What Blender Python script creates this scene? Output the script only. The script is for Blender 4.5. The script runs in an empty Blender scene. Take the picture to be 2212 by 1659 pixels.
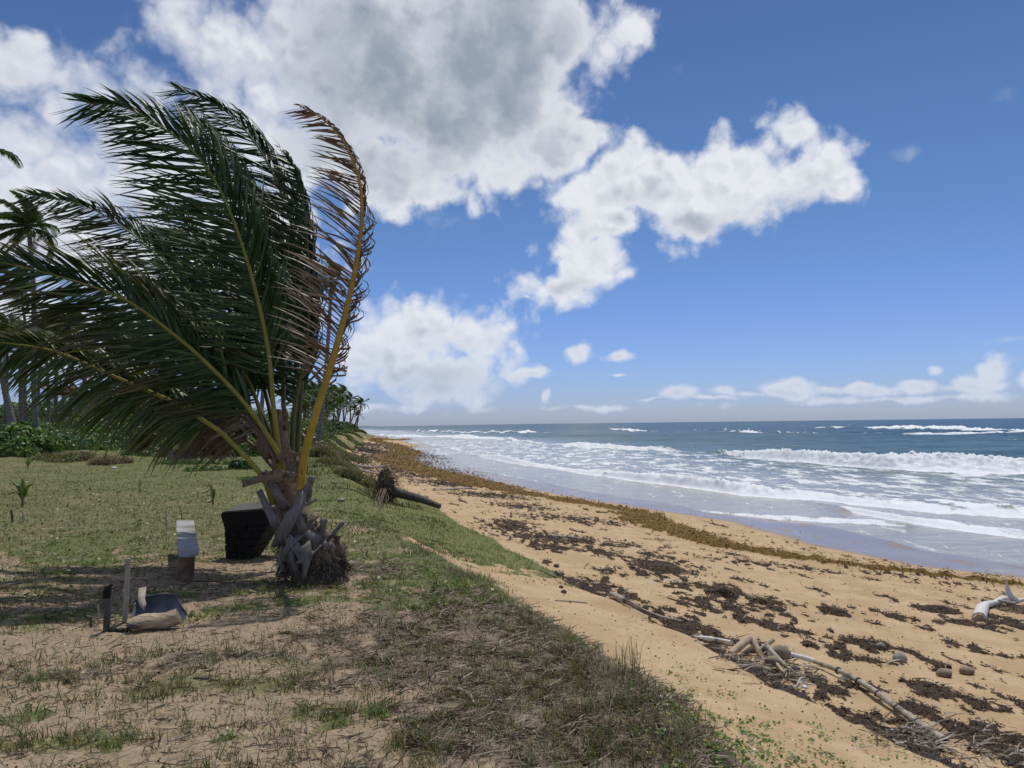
import bpy, math, random
import numpy as np
from mathutils import Vector, Matrix

random.seed(7)
rng = np.random.default_rng(11)
scene = bpy.context.scene
COL = scene.collection
R = math.radians

# ------------------------------------------------------------------ camera
CAM_Z = 4.2
FOC = 1662.0                    # focal length in units of a 2212 px wide frame
PITCH, ROLL = R(2.98), R(-0.68)
cam_d = bpy.data.cameras.new("camera")
cam = bpy.data.objects.new("camera", cam_d)
COL.objects.link(cam)
cam_d.sensor_width = 36.0
cam_d.lens = 36.0 * FOC / 2212.0
cam_d.clip_start = 0.05
cam_d.clip_end = 60000
CAM_M = Matrix.Rotation(R(90) + PITCH, 4, 'X') @ Matrix.Rotation(ROLL, 4, 'Z')
cam.matrix_world = Matrix.Translation((0, 0, CAM_Z)) @ CAM_M
scene.camera = cam

# ------------------------------------------------------------------ exposure
vs = scene.view_settings
vs.view_transform = 'Standard'
vs.look = 'None'
vs.exposure = -0.25
vs.gamma = 1.0
vs.use_curve_mapping = False

# ------------------------------------------------------------------ sun
SUN_EL, SUN_AZ = R(71), R(20)     # azimuth measured from +Y towards +X
sun_d = bpy.data.lights.new("sun", 'SUN')
sun_d.energy = 3.6
sun_d.angle = R(0.53)
sun_d.color = (1.0, 0.955, 0.88)
sun = bpy.data.objects.new("sun", sun_d)
COL.objects.link(sun)
sd = Vector((math.sin(SUN_AZ) * math.cos(SUN_EL), math.cos(SUN_AZ) * math.cos(SUN_EL), math.sin(SUN_EL)))
sun.rotation_euler = sd.to_track_quat('Z', 'Y').to_euler()
sun.location = (0, 0, 60)

# ------------------------------------------------------------------ node helpers
class E:
    """socket wrapper: arithmetic writes Math nodes"""
    nt = None
    def __init__(s, v): s.v = v
    @staticmethod
    def math(op, *a, clamp=False):
        n = E.nt.nodes.new('ShaderNodeMath'); n.operation = op; n.use_clamp = clamp
        for i, x in enumerate(a):
            if isinstance(x, E): E.nt.links.new(x.v, n.inputs[i])
            else: n.inputs[i].default_value = float(x)
        return E(n.outputs[0])
    def __add__(a, b): return E.math('ADD', a, b)
    def __radd__(a, b): return E.math('ADD', b, a)
    def __sub__(a, b): return E.math('SUBTRACT', a, b)
    def __rsub__(a, b): return E.math('SUBTRACT', b, a)
    def __mul__(a, b): return E.math('MULTIPLY', a, b)
    def __rmul__(a, b): return E.math('MULTIPLY', b, a)
    def __truediv__(a, b): return E.math('DIVIDE', a, b)
def emax(a, b): return E.math('MAXIMUM', a, b)
def emin(a, b): return E.math('MINIMUM', a, b)
def eclamp(a): return E.math('ADD', a, 0.0, clamp=True)
def esm(a, lo, hi):
    n = E.nt.nodes.new('ShaderNodeMapRange'); n.interpolation_type = 'SMOOTHSTEP'
    E.nt.links.new(a.v, n.inputs[0]); n.inputs[1].default_value = lo; n.inputs[2].default_value = hi
    return E(n.outputs[0])
def evm(op, *a):
    n = E.nt.nodes.new('ShaderNodeVectorMath'); n.operation = op
    for i, x in enumerate(a):
        if isinstance(x, E): E.nt.links.new(x.v, n.inputs[i])
        elif isinstance(x, (int, float)): n.inputs['Scale'].default_value = x
        else: n.inputs[i].default_value = x
    return E(n.outputs['Value'] if op in ('LENGTH', 'DOT_PRODUCT') else n.outputs[0])
def enoise(vec, scale, detail=5, rough=0.55, dist=0.0, color=False):
    n = E.nt.nodes.new('ShaderNodeTexNoise')
    if vec is not None: E.nt.links.new(vec.v, n.inputs['Vector'])
    n.inputs['Scale'].default_value = scale; n.inputs['Detail'].default_value = detail
    n.inputs['Roughness'].default_value = rough; n.inputs['Distortion'].default_value = dist
    return E(n.outputs['Color' if color else 'Fac'])
def emix(f, a, b):
    n = E.nt.nodes.new('ShaderNodeMix'); n.data_type = 'RGBA'
    for i, x in ((0, f), (6, a), (7, b)):
        if isinstance(x, E): E.nt.links.new(x.v, n.inputs[i])
        elif i == 0: n.inputs[i].default_value = x
        else: n.inputs[i].default_value = (*x, 1)
    return E(n.outputs[2])
def eattr(name, col=False):
    n = E.nt.nodes.new('ShaderNodeAttribute'); n.attribute_name = name
    return E(n.outputs['Color' if col else 'Fac'])
def ecoord(kind):
    n = E.nt.nodes.new('ShaderNodeTexCoord'); return E(n.outputs[kind])
def epos():
    n = E.nt.nodes.new('ShaderNodeNewGeometry'); return E(n.outputs['Position'])
def ebump(h, strength=0.5, dist=0.02, normal=None):
    n = E.nt.nodes.new('ShaderNodeBump'); n.inputs['Strength'].default_value = strength
    n.inputs['Distance'].default_value = dist
    E.nt.links.new(h.v, n.inputs['Height'])
    if normal is not None: E.nt.links.new(normal.v, n.inputs['Normal'])
    return E(n.outputs[0])

def pix_ray(u, v):
    d = CAM_M.to_3x3() @ Vector(((u - 1106) / FOC, -(v - 829.5) / FOC, -1.0))
    return d.normalized()

# ------------------------------------------------------------------ world: sky with cumulus clouds
SKY_K = 0.10
world = bpy.data.worlds.new("World"); scene.world = world; world.use_nodes = True
nt = world.node_tree; nt.nodes.clear(); E.nt = nt
out = nt.nodes.new('ShaderNodeOutputWorld'); bg = nt.nodes.new('ShaderNodeBackground')
bg.inputs['Strength'].default_value = SKY_K
nt.links.new(bg.outputs[0], out.inputs['Surface'])
sky = nt.nodes.new('ShaderNodeTexSky'); sky.sky_type = 'NISHITA'; sky.sun_disc = False
sky.sun_elevation = SUN_EL; sky.sun_rotation = SUN_AZ
sky.altitude = 0; sky.air_density = 1.0; sky.dust_density = 0.35; sky.ozone_density = 2.2
gen = ecoord('Generated')
sep = nt.nodes.new('ShaderNodeSeparateXYZ'); nt.links.new(gen.v, sep.inputs[0])
X, Y, Z = E(sep.outputs[0]), E(sep.outputs[1]), E(sep.outputs[2])
az = E.math('ARCTAN2', X, Y); el = E.math('ARCSINE', Z)
cmb = nt.nodes.new('ShaderNodeCombineXYZ'); nt.links.new(az.v, cmb.inputs[0]); nt.links.new(el.v, cmb.inputs[1])
P = E(cmb.outputs[0])
wn = enoise(P, 7.0, 3, 0.5, color=True)
_w = evm('SUBTRACT', wn, (0.5, 0.5, 0.5))
_sc = nt.nodes.new('ShaderNodeVectorMath'); _sc.operation = 'SCALE'
nt.links.new(_w.v, _sc.inputs[0]); nt.links.new((esm(el, 0.02, 0.22) * 0.05 + 0.006).v, _sc.inputs['Scale'])
W1 = E(_sc.outputs[0])
wn2 = enoise(P, 22.0, 3, 0.55, color=True)
W2 = evm('SCALE', evm('SUBTRACT', wn2, (0.5, 0.5, 0.5)), 0.018)
PW = evm('ADD', evm('ADD', P, W1), W2)
def cloud_field(lst):
    acc = None
    for (u, v, ru, rv, a) in lst:
        d = pix_ray(u, v); ca, ce = math.atan2(d.x, d.y), math.asin(d.z)
        k = math.cos(math.atan((u - 1106) / FOC))
        iu, iv = FOC / (ru * k * k), FOC / (rv * k)
        q = evm('MULTIPLY_ADD', PW, (iu, iv, 0), (-ca * iu, -ce * iv, 0))
        t = E.math('MULTIPLY_ADD', evm('LENGTH', q), -max(a, .8), a)
        acc = t if acc is None else emax(acc, t)
    return acc
CL = [(760, 130, 330, 230, 1.3), (1010, 170, 330, 270, 1.5), (1120, 60, 260, 150, 1.3), (640, 330, 160, 110, 1.0), (860, 360, 240, 110, 1.1), (450, 70, 150, 110, .8), (380, 20, 90, 60, .6),
      (560, 170, 160, 100, .8), (1340, 60, 130, 90, .5),
      (1235, 225, 38, 34, .8), (1200, 310, 150, 90, 1.0), (1380, 390, 240, 105, 1.2), (1310, 470, 130, 60, .9), (1600, 370, 190, 100, 1.1), (1700, 300, 70, 50, .9),
      (1560, 300, 70, 45, .7), (1540, 450, 190, 80, 1.0), (1740, 390, 130, 75, 1.0), (1810, 405, 75, 48, .9), (1270, 560, 100, 75, 1.0), (1190, 625, 95, 45, .8), (1140, 648, 30, 14, .5), (1250, 500, 60, 50, .8),
      (930, 740, 170, 80, .75), (1060, 740, 85, 60, .75), (850, 800, 170, 75, .7), (960, 840, 130, 50, .6), (1145, 803, 48, 15, .8), (1245, 757, 46, 28, 1.0), (1332, 771, 40, 13, .7),
      (20, 150, 130, 90, .6), (230, 240, 190, 100, .7), (40, 330, 160, 90, .7), (150, 400, 200, 90, .9), (90, 480, 280, 140, 1.1), (330, 330, 210, 170, 1.1), (520, 300, 170, 120, 1.0), (330, 560, 330, 130, 1.0), (560, 500, 200, 160, 1.0),
      (90, 700, 220, 90, .8), (200, 780, 200, 60, .7), (380, 700, 220, 90, .7), (620, 700, 150, 80, .6),
      (2150, 800, 55, 40, 1.0), (2025, 800, 22, 18, .9), (1985, 835, 70, 17, .9), (2100, 838, 120, 15, .8), (2230, 825, 50, 30, .9),
      (1700, 838, 70, 22, .8), (1790, 840, 40, 13, .7), (1860, 838, 60, 12, .7), (1465, 850, 60, 18, .8), (1620, 848, 80, 12, .6), (1180, 855, 14, 22, .6),
      (1300, 880, 500, 14, .35), (800, 880, 300, 20, .4), (1330, 810, 36, 8, .4), (1960, 862, 420, 14, .5), (1540, 858, 200, 10, .5), (1720, 846, 50, 20, .8), (1900, 845, 60, 16, .8), (1560, 842, 40, 14, .7), (2080, 825, 50, 22, .8), (1400, 862, 90, 9, .5), (940, 730, 200, 90, .9), (860, 780, 160, 80, .9), (1000, 800, 150, 70, .8)]
D = cloud_field(CL)
# outside the frame the same broken cumulus goes on
low = enoise(P, 2.6, 2, 0.5)
aaz = E.math('ABSOLUTE', az)
side = emax(esm(aaz, 0.66, 0.85), esm(el, 0.60, 0.75))
D = emax(D, (low - 0.52) * 6.0 * side - (1.0 - side) * 3.0)
D = emax(D, -1.2)
D = emin(D, 0.75)
PN = evm('ADD', P, evm('SCALE', W1, 0.6))
PU = evm('ADD', PN, (0.010, 0.016, 0.0))
n0 = enoise(PN, 15.0, 9, 0.61)
n1 = enoise(PU, 15.0, 4, 0.5); n0s = enoise(PN, 15.0, 5, 0.5)
nb = enoise(PN, 4.5, 3, 0.5)
def evor(vec, scale):
    n = nt.nodes.new('ShaderNodeTexVoronoi'); n.feature = 'F1'; n.voronoi_dimensions = '2D'; n.inputs['Scale'].default_value = scale
    nt.links.new(vec.v, n.inputs['Vector']); return E(n.outputs['Distance'])
def billow(v): return (0.42 - evor(v, 17.0)) * 0.62 + (0.42 - evor(v, 41.0)) * 0.34
wn3 = enoise(P, 60.0, 2, 0.5, color=True)
PV = evm('ADD', evm('ADD', P, evm('SCALE', evm('SUBTRACT', wn2, (0.5, 0.5, 0.5)), 0.04)), evm('SCALE', evm('SUBTRACT', wn3, (0.5, 0.5, 0.5)), 0.012))
b0 = billow(PV); b1 = billow(evm('ADD', PV, (0.004, 0.009, 0.0)))
G = cloud_field([(960, 130, 420, 300, 1.1), (760, 300, 200, 160, .8), (1080, 250, 160, 150, .8), (930, 830, 280, 80, .55), (60, 560, 260, 120, .55),
                 (1540, 480, 200, 45, .7), (1260, 620, 110, 30, .7), (1430, 340, 40, 90, .3), (900, 720, 120, 60, .2), (1700, 440, 150, 30, .6), (1330, 470, 60, 40, .4), (850, 420, 240, 50, .5)])
G = eclamp(G * 1.6)
nd = (n0 - 0.5) * 1.05 + (nb - 0.5) * 0.5 + b0 * (1.0 - G * .5)
SF = eclamp(cloud_field([(520, 120, 330, 260, 1.0), (300, 300, 420, 260, .9), (1050, 120, 300, 300, .45)]) * 1.8)
dsh = esm(D + nd + (n0 - 0.5) * 0.6, -0.12, 0.52)
dso = esm(D + nd + (n0 - 0.5) * 0.5, -0.25, 0.95)
dens = dsh + (dso - dsh) * SF * 0.85
wisp = esm(cloud_field([(1975, 335, 120, 30, .5), (2165, 195, 90, 55, .5), (1480, 135, 90, 40, .4), (2180, 735, 150, 12, .5), (960, 470, 160, 60, .4)]) + (n0 - .5) * 2.2, 0.1, 1.1) * 0.35
dens = emax(dens, wisp)
core = esm(D + nd, 0.25, 0.95)
relief = eclamp((n1 - n0s) * 1.8 + (b1 - b0) * 2.2 + 0.26 + (n1 - 0.5) * 0.4)
shade = eclamp(relief * (1.0 - G * .6) * 0.75 * core + G * core * 0.95)
n_low = enoise(PN, 9.0, 4, 0.5)
ccol = emix(shade, (0.93, 0.95, 1.0), (0.36, 0.42, 0.52))
ccol = emix(eclamp(G * esm(n_low, 0.1, 0.9) * 0.30), ccol, (0.30, 0.345, 0.42))
# distant clouds near the horizon take the colour of the air
air = esm(el, 0.17, 0.0)
ccol = emix(air * 0.55, ccol, (0.50, 0.62, 0.84))
cstr = evm('SCALE', ccol, 1.04 / SKY_K)
tint = nt.nodes.new('ShaderNodeMix'); tint.data_type = 'RGBA'; tint.blend_type = 'MULTIPLY'; tint.inputs[0].default_value = 1
nt.links.new(sky.outputs[0], tint.inputs[6]); lk_t = emix(esm(el, 0.0, 0.30), (0.67, 0.82, 1.40), (0.58, 0.77, 1.05))
lk_t = emix(esm(el, 0.22, 0.60), lk_t, (0.50, 0.64, 0.88))
nt.links.new(lk_t.v, tint.inputs[7])
skyc = E(tint.outputs[2])
# thin wisps
fin = emix(dens * 0.97, skyc, cstr)
nt.links.new(fin.v, bg.inputs['Color'])
world.cycles.sampling_method = 'MANUAL'; world.cycles.sample_map_resolution = 512

# ------------------------------------------------------------------ numpy noise
_pr = np.random.default_rng(5); _PM = _pr.permutation(1024); _ga = _pr.uniform(0, 2 * np.pi, 1024); _GX, _GY = np.cos(_ga), np.sin(_ga)
def noise2(x, y, s=0):
    x = np.asarray(x, float); y = np.asarray(y, float)
    x0 = np.floor(x); y0 = np.floor(y); fx = x - x0; fy = y - y0
    ux = fx * fx * fx * (fx * (fx * 6 - 15) + 10); uy = fy * fy * fy * (fy * (fy * 6 - 15) + 10)
    xi = x0.astype(np.int32) & 1023; yi = y0.astype(np.int32) & 1023; s1 = (s * 131) & 1023
    def g(dx, dy):
        k = _PM[(_PM[(xi + dx + s1) & 1023] + yi + dy) & 1023]
        return _GX[k] * (fx - dx) + _GY[k] * (fy - dy)
    a = g(0, 0) * (1 - ux) + g(1, 0) * ux
    b = g(0, 1) * (1 - ux) + g(1, 1) * ux
    return (a * (1 - uy) + b * uy) * 1.5
def fbm(x, y, oct=4, s=0, gain=0.5):
    r = 0; a = 1.0; t = 0
    for i in range(oct):
        r = r + a * noise2(x * 2 ** i + 17.3 * i, y * 2 ** i - 9.1 * i, s + i); t += a; a *= gain
    return r / t
def sm(a, b, x):
    t = np.clip((x - a) / (b - a), 0, 1); return t * t * (3 - 2 * t)

# ------------------------------------------------------------------ terrain heights (metres, sea level 0)
def pix_at_z(u, v, z):
    d = pix_ray(u, v); t = (z - CAM_Z) / d.z
    return d.x * t, d.y * t
def pix_at_y(u, v, y):
    d = pix_ray(u, v); t = y / d.y
    return Vector((d.x * t, y, CAM_Z + d.z * t))
CA = np.array([(-60, 3), (0, 1.15), (2, 1.05), (3.44, .98), (4.53, .91), (6.05, .52), (6.9, .20), (9.1, -.55), (11.1, -1.35), (15, -2.7), (22, -4.8), (28.6, -6.3), (50, -12.5), (80, -20), (150, -32), (200, -38.5), (300, -66), (425, -102), (900, -230), (3000, -900)], float)
CC = np.array([(-60, 6), (0, 4.0), (5.3, 3.1), (7, 2.5), (8.1, 2.2), (10.6, 1.37), (14.5, .12), (17, -.67), (24.6, -2.6), (44, -8.5), (80, -18), (150, -29), (200, -36), (300, -62), (425, -98), (900, -225), (3000, -890)], float)
CW = np.array([(-60, 26), (0, 17.5), (10, 15), (19.6, 13.1), (21.4, 11.5), (24.8, 10.0), (31.4, 8.9), (37.2, 6.2), (44, 2.75), (55, -1.2), (79, -9.5), (117, -18), (151, -18.3), (235, -36), (425, -84), (900, -205), (3000, -860)], float)
def cur(C, y): return np.interp(y, C[:, 0], C[:, 1])
CA_Z = np.array([(-60, 2.7), (3, 2.62), (10, 2.5), (20, 2.45), (40, 2.7), (80, 2.9), (200, 2.7), (400, 3), (3000, 3)], float)
CC_Z = np.array([(-60, 1.85), (3, 1.8), (17, 1.75), (30, 1.5), (60, 1.2), (200, 1.2), (3000, 1.2)], float)
def base_h(x, y):
    xA, xC, xW = cur(CA, y), cur(CC, y), cur(CW, y)
    jit = 0.16 * noise2(x * 0 + y * 0.9, y * 0.35, 5) * np.clip(y / 6, .4, 3) + 0.06 * noise2(y * 3.1, x * 0 + 2.2, 8)
    xA = xA + jit; xC = xC + 0.12 * noise2(y * 1.3, y * 0 + 4.4, 9) * np.clip(y / 8, .5, 3)
    zA, zC = cur(CA_Z, y), cur(CC_Z, y)
    xC = np.maximum(xC, xA + 0.7); zB = zC + (zA - zC) * 0.58; xB = xA + np.minimum(0.42, (xC - xA) * .4) * (1 + np.clip(y - 20, 0, 100) * 0.02)
    xB = np.minimum(xB, xC - .1)
    wl = 0.45 + y.clip(0, 100) * 0.012; zD = np.where(y < 60, zC - 0.32, zC - 0.25); xD = xC + wl
    xW = np.maximum(xW, xD + 2)
    # plateau with dune behind
    dA = xA - x
    zp = zA + (2.66 - zA) * sm(0, 6, dA)
    zp = zp + 1.35 * sm(31, 46, y) * sm(4, 16, dA)
    z = np.where(x < xA, zp, 0)
    def seg(z, x0, x1, z0, z1):
        t = (x - x0) / np.maximum(x1 - x0, 1e-3); return np.where((x >= x0) & (x < x1), z0 + (z1 - z0) * t, z)
    z = seg(z, xA, xB, zA, zB); z = seg(z, xB, xC, zB, zC); z = seg(z, xC, xD, zC, zD)
    t = np.clip((x - xD) / (xW - xD), 0, 1)
    z = np.where((x >= xD) & (x < xW), zD + (0.13 - zD) * (t ** 0.9), z)
    z = seg(z, xW, xW + 4.6, 0.13, -0.05); z = seg(z, xW + 4.6, xW + 40, -0.05, -2.2)
    z = np.where(x >= xW + 40, -2.2 - np.clip((x - xW - 40) * 0.02, 0, 3), z)
    return z
def H(x, y, fine=True):
    x = np.asarray(x, float); y = np.asarray(y, float)
    z = 0
    w = 0.10 + np.clip(y, 0, 60) * 0.004
    for o, k in ((-1.5, .28), (0, .44), (1.5, .28)):
        z = z + k * base_h(x + o * w, y)
    dA = cur(CA, y) - x; pl = sm(-0.3, 0.6, dA)
    xW = cur(CW, y); dry = sm(0.0, 3.0, xW - x)
    z = z + pl * (0.07 * noise2(x * 0.45, y * 0.45, 21) + 0.035 * noise2(x * 1.4, y * 1.4, 22))
    z = z + (1 - pl) * dry * (0.05 * noise2(x * 0.35, y * 0.35, 25) + 0.02 * noise2(x * 1.2, y * 1.2, 26))
    z = z + (1 - dry) * 0.018 * noise2(x * 0.5, y * 0.25, 28) * sm(5, 0, x - xW - 2)
    if fine:
        f = np.clip(1.4 - np.hypot(x, y) / 40, 0, 1)
        z = z + f * pl * (0.018 * fbm(x * 4.5, y * 4.5, 3, 31) + 0.006 * noise2(x * 17, y * 17, 33))
        z = z - f * (1 - pl) * dry * .022 * sm(.25, .55, noise2(x * 3.1, y * 2.6, 38))
        z = z + f * (1 - pl) * dry * (0.020 * fbm(x * 3.2, y * 3.2, 3, 35) + 0.004 * noise2(x * 12, y * 12, 36))
    return z
def h1(x, y): return float(H(np.array([x]), np.array([y]))[0])
def hit(u, v, tmax=600):
    d = pix_ray(u, v)
    t0, t1 = 2.0, tmax
    for n_ in (160, 40, 30):
        t = np.geomspace(t0, t1, n_); x, y, z = d.x * t, d.y * t, CAM_Z + d.z * t
        g = z - H(x, y, False); i = int(np.argmax(g < 0))
        if g[i] >= 0: i = n_ - 1
        t0, t1 = t[max(i - 1, 0)], t[i]
        if i == 0: break
    return Vector((x[i], y[i], h1(x[i], y[i])))

# ------------------------------------------------------------------ mesh helpers
def tag(o, label=None, cat=None, group=None, kind=None):
    if label: o['label'] = label
    if cat: o['category'] = cat
    if group: o['group'] = group
    if kind: o['kind'] = kind
    return o
def make_mesh(name, V, F, mats=(), smooth=True, attrs=None, mi=None):
    """V (n,3); F (m,k) array or list of faces"""
    me = bpy.data.meshes.new(name)
    if isinstance(F, np.ndarray):
        n, k = F.shape
        me.vertices.add(len(V)); me.vertices.foreach_set('co', np.asarray(V, np.float32).ravel())
        me.loops.add(n * k); me.loops.foreach_set('vertex_index', F.astype(np.int32).ravel())
        me.polygons.add(n); me.polygons.foreach_set('loop_start', np.arange(0, n * k, k, dtype=np.int32))
        me.polygons.foreach_set('loop_total', np.full(n, k, np.int32))
        me.update(calc_edges=True)
    else:
        me.from_pydata([tuple(v) for v in V], [], F)
    for m in mats: me.materials.append(m)
    if mi is not None: me.polygons.foreach_set('material_index', np.asarray(mi, np.int32))
    if smooth: me.polygons.foreach_set('use_smooth', np.ones(len(me.polygons), bool))
    if attrs:
        for k, a in attrs.items():
            a = np.asarray(a, np.float32)
            if a.ndim == 1:
                at = me.attributes.new(k, 'FLOAT', 'POINT'); at.data.foreach_set('value', a)
            else:
                at = me.attributes.new(k, 'FLOAT_COLOR', 'POINT')
                if a.shape[1] == 3: a = np.concatenate([a, np.ones((len(a), 1), np.float32)], 1)
                at.data.foreach_set('color', a.ravel())
    me.update()
    return me
def link(name, me, parent=None, loc=None, rot=None):
    o = bpy.data.objects.new(name, me); COL.objects.link(o)
    if parent: o.parent = parent
    if loc is not None: o.location = loc
    if rot is not None: o.rotation_euler = rot
    return o
def empty(name, loc, label=None, cat=None, group=None, rz=0):
    o = bpy.data.objects.new(name, None); COL.objects.link(o)
    o.location = loc; o.rotation_euler = (0, 0, rz); o.empty_display_size = 0.3
    tag(o, label, cat, group); return o
class MB:
    """collects shapes of one mesh; world coordinates, shifted to `org` at build"""
    def __init__(s, org=(0, 0, 0)):
        s.V = []; s.F = []; s.M = []; s.C = []; s.org = Vector(org)
    def add(s, vs_, fs, m=0, col=(.5, .5, .5)):
        b = len(s.V); s.V += [tuple(v) for v in vs_]; s.F += [tuple(b + i for i in f) for f in fs]; s.M += [m] * len(fs)
        s.C += [tuple(c) for c in col] if len(col) == len(vs_) and hasattr(col[0], '__len__') else [tuple(col)] * len(vs_)
    def tube(s, path, radii, n=8, m=0, col=(.5, .5, .5), rough=0.0, flat=1.0, cap=True, seed=0):
        rr = random.Random(seed or len(s.V) + 1)
        path = [Vector(p) for p in path]
        if not hasattr(radii, '__len__'): radii = [radii] * len(path)
        vs_, fs = [], []
        ref = None
        for i, p in enumerate(path):
            t = (path[min(i + 1, len(path) - 1)] - path[max(i - 1, 0)]).normalized()
            if ref is None:
                ref = t.cross(Vector((0, 0, 1))) if abs(t.z) < 0.95 else t.cross(Vector((0, 1, 0)))
                ref.normalize()
            ref = (ref - t * ref.dot(t)).normalized(); b = t.cross(ref)
            for k in range(n):
                a = 2 * math.pi * k / n; r = radii[i] * (1 + rr.uniform(-rough, rough))
                vs_.append(p + ref * (r * math.cos(a)) + b * (r * math.sin(a) * flat))
        for i in range(len(path) - 1):
            for k in range(n):
                k2 = (k + 1) % n; fs.append((i * n + k, i * n + k2, (i + 1) * n + k2, (i + 1) * n + k))
        s.add(vs_, fs, m, col)
        if cap:
            e_ = (len(path) - 1) * n; cc_ = [vs_[k] for k in range(n)] + [vs_[e_ + k] for k in range(n)]
            s.add(cc_, [tuple(range(n - 1, -1, -1)), tuple(range(n, 2 * n))], m, col)
    def strip(s, path, widths, side, m=0, col=(.5, .5, .5), curl=0.0):
        """ribbon of 3 verts across, curled; side = vector or list"""
        path = [Vector(p) for p in path]; vs_, fs = [], []
        for i, p in enumerate(path):
            t = (path[min(i + 1, len(path) - 1)] - path[max(i - 1, 0)]).normalized()
            sd_ = Vector(side[i] if isinstance(side, list) else side); sd_ = (sd_ - t * sd_.dot(t)).normalized(); nn = t.cross(sd_)
            w = widths[i] / 2
            vs_ += [p - sd_ * w + nn * curl * w, p, p + sd_ * w + nn * curl * w]
        for i in range(len(path) - 1):
            a = i * 3; fs += [(a, a + 1, a + 4, a + 3), (a + 1, a + 2, a + 5, a + 4)]
        s.add(vs_, fs, m, col)
    def slab(s, path, widths, thick, side, m=0, col=(.5, .5, .5), curl=0.0):
        """closed curved plank: width along side, thickness across"""
        path = [Vector(p) for p in path]; vs_, fs = [], []
        if not hasattr(thick, '__len__'): thick = [thick] * len(path)
        for i, p in enumerate(path):
            t = (path[min(i + 1, len(path) - 1)] - path[max(i - 1, 0)]).normalized()
            sd_ = Vector(side); sd_ = (sd_ - t * sd_.dot(t)).normalized(); nn = t.cross(sd_)
            w = widths[i] / 2; h = thick[i] / 2
            vs_ += [p - sd_ * w + nn * (curl * w + h), p + nn * h, p + sd_ * w + nn * (curl * w + h),
                    p + sd_ * w + nn * (curl * w - h), p - nn * h, p - sd_ * w + nn * (curl * w - h)]
        for i in range(len(path) - 1):
            a = i * 6
            for k in range(6): k2 = (k + 1) % 6; fs.append((a + k, a + k2, a + 6 + k2, a + 6 + k))
        e = (len(path) - 1) * 6
        fs += [(5, 4, 1, 0), (4, 3, 2, 1), (e, e + 1, e + 4, e + 5), (e + 1, e + 2, e + 3, e + 4)]
        s.add(vs_, fs, m, col)
    def blob(s, c, r, m=0, col=(.5, .5, .5), rough=0.15, nu=10, nv=7, seed=1):
        c = Vector(c); rx, ry, rz = r if hasattr(r, '__len__') else (r, r, r); vs_, fs = [], []
        rr = random.Random(seed)
        vs_.append(c + Vector((0, 0, rz)))
        for j in range(1, nv):
            th = math.pi * j / nv
            for i in range(nu):
                ph = 2 * math.pi * i / nu; k = 1 + rr.uniform(-rough, rough)
                vs_.append(c + Vector((rx * math.sin(th) * math.cos(ph), ry * math.sin(th) * math.sin(ph), rz * math.cos(th))) * 1 * 1 if rough == 0 else
                           c + Vector((rx * k * math.sin(th) * math.cos(ph), ry * k * math.sin(th) * math.sin(ph), rz * k * math.cos(th))))
        vs_.append(c - Vector((0, 0, rz)))
        for i in range(nu): fs.append((0, 1 + i, 1 + (i + 1) % nu))
        for j in range(nv - 2):
            for i in range(nu):
                a = 1 + j * nu; fs.append((a + i, a + nu + i, a + nu + (i + 1) % nu, a + (i + 1) % nu))
        a = 1 + (nv - 2) * nu; e = len(vs_) - 1
        for i in range(nu): fs.append((a + i, e, a + (i + 1) % nu))
        s.add(vs_, fs, m, col)
    def build(s, name, mats, parent=None, smooth=True, local=False):
        if not hasattr(mats, '__len__'): mats = [mats]
        V = np.array(s.V, float) - (0 if local else np.array(s.org))
        me = make_mesh(name, V, s.F, mats, smooth, {'col': np.array(s.C)}, s.M)
        return link(name, me, parent, None if parent else s.org)
def px(u, v, y): return pix_at_y(u, v, y)

# ------------------------------------------------------------------ materials
def new_mat(name):
    m = bpy.data.materials.new(name); m.use_nodes = True
    b = m.node_tree.nodes['Principled BSDF']; E.nt = m.node_tree
    return m, b
def lk(e, sock): E.nt.links.new(e.v, sock)
def wood_mat(name, c1, c2, scale=12, stretch=(1, 1, 0.15), rough=0.85, bump=0.6, dist=0.01, dark=None):
    m, b = new_mat(name)
    co = evm('MULTIPLY', ecoord('Object'), stretch)
    n = enoise(co, scale, 6, 0.65); n2 = enoise(ecoord('Object'), scale * .35, 3, 0.5)
    f = eclamp((n - 0.5) * 2.6 + 0.5)
    c = emix(f, c1, c2)
    if dark: c = emix(esm(n2, 0.52, 0.7), c, dark)
    lk(c, b.inputs['Base Color']); b.inputs['Roughness'].default_value = rough
    lk(ebump(n, bump, dist), b.inputs['Normal'])
    return m
def col_mat(name, rough=0.8, transl=0.0, vary=0.25, scale=20, bump=0.0, spec=0.3, tcol=(1.6, 1.7, .8)):
    """colour from the mesh attribute 'col' (each blade / leaf has its own colour)"""
    m, b = new_mat(name)
    c = eattr('col', True)
    n = enoise(epos(), scale, 3, 0.6)
    c2 = evm('SCALE', c, 1.0)
    sc = E.nt.nodes.new('ShaderNodeVectorMath'); sc.operation = 'SCALE'
    E.nt.links.new(c.v, sc.inputs[0]); E.nt.links.new(((n - 0.5) * (vary * 4) + 1.0).v, sc.inputs['Scale'])
    c2 = E(sc.outputs[0])
    lk(c2, b.inputs['Base Color']); b.inputs['Roughness'].default_value = rough
    b.inputs['Specular IOR Level'].default_value = spec
    if bump: lk(ebump(n, bump, 0.01), b.inputs['Normal'])
    if transl:
        t = E.nt.nodes.new('ShaderNodeBsdfTranslucent'); mx = E.nt.nodes.new('ShaderNodeMixShader')
        lk(evm('MULTIPLY', c2, tcol), t.inputs['Color']); mx.inputs[0].default_value = transl
        E.nt.links.new(b.outputs[0], mx.inputs[1]); E.nt.links.new(t.outputs[0], mx.inputs[2])
        E.nt.links.new(mx.outputs[0], E.nt.nodes['Material Output'].inputs['Surface'])
    return m
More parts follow.
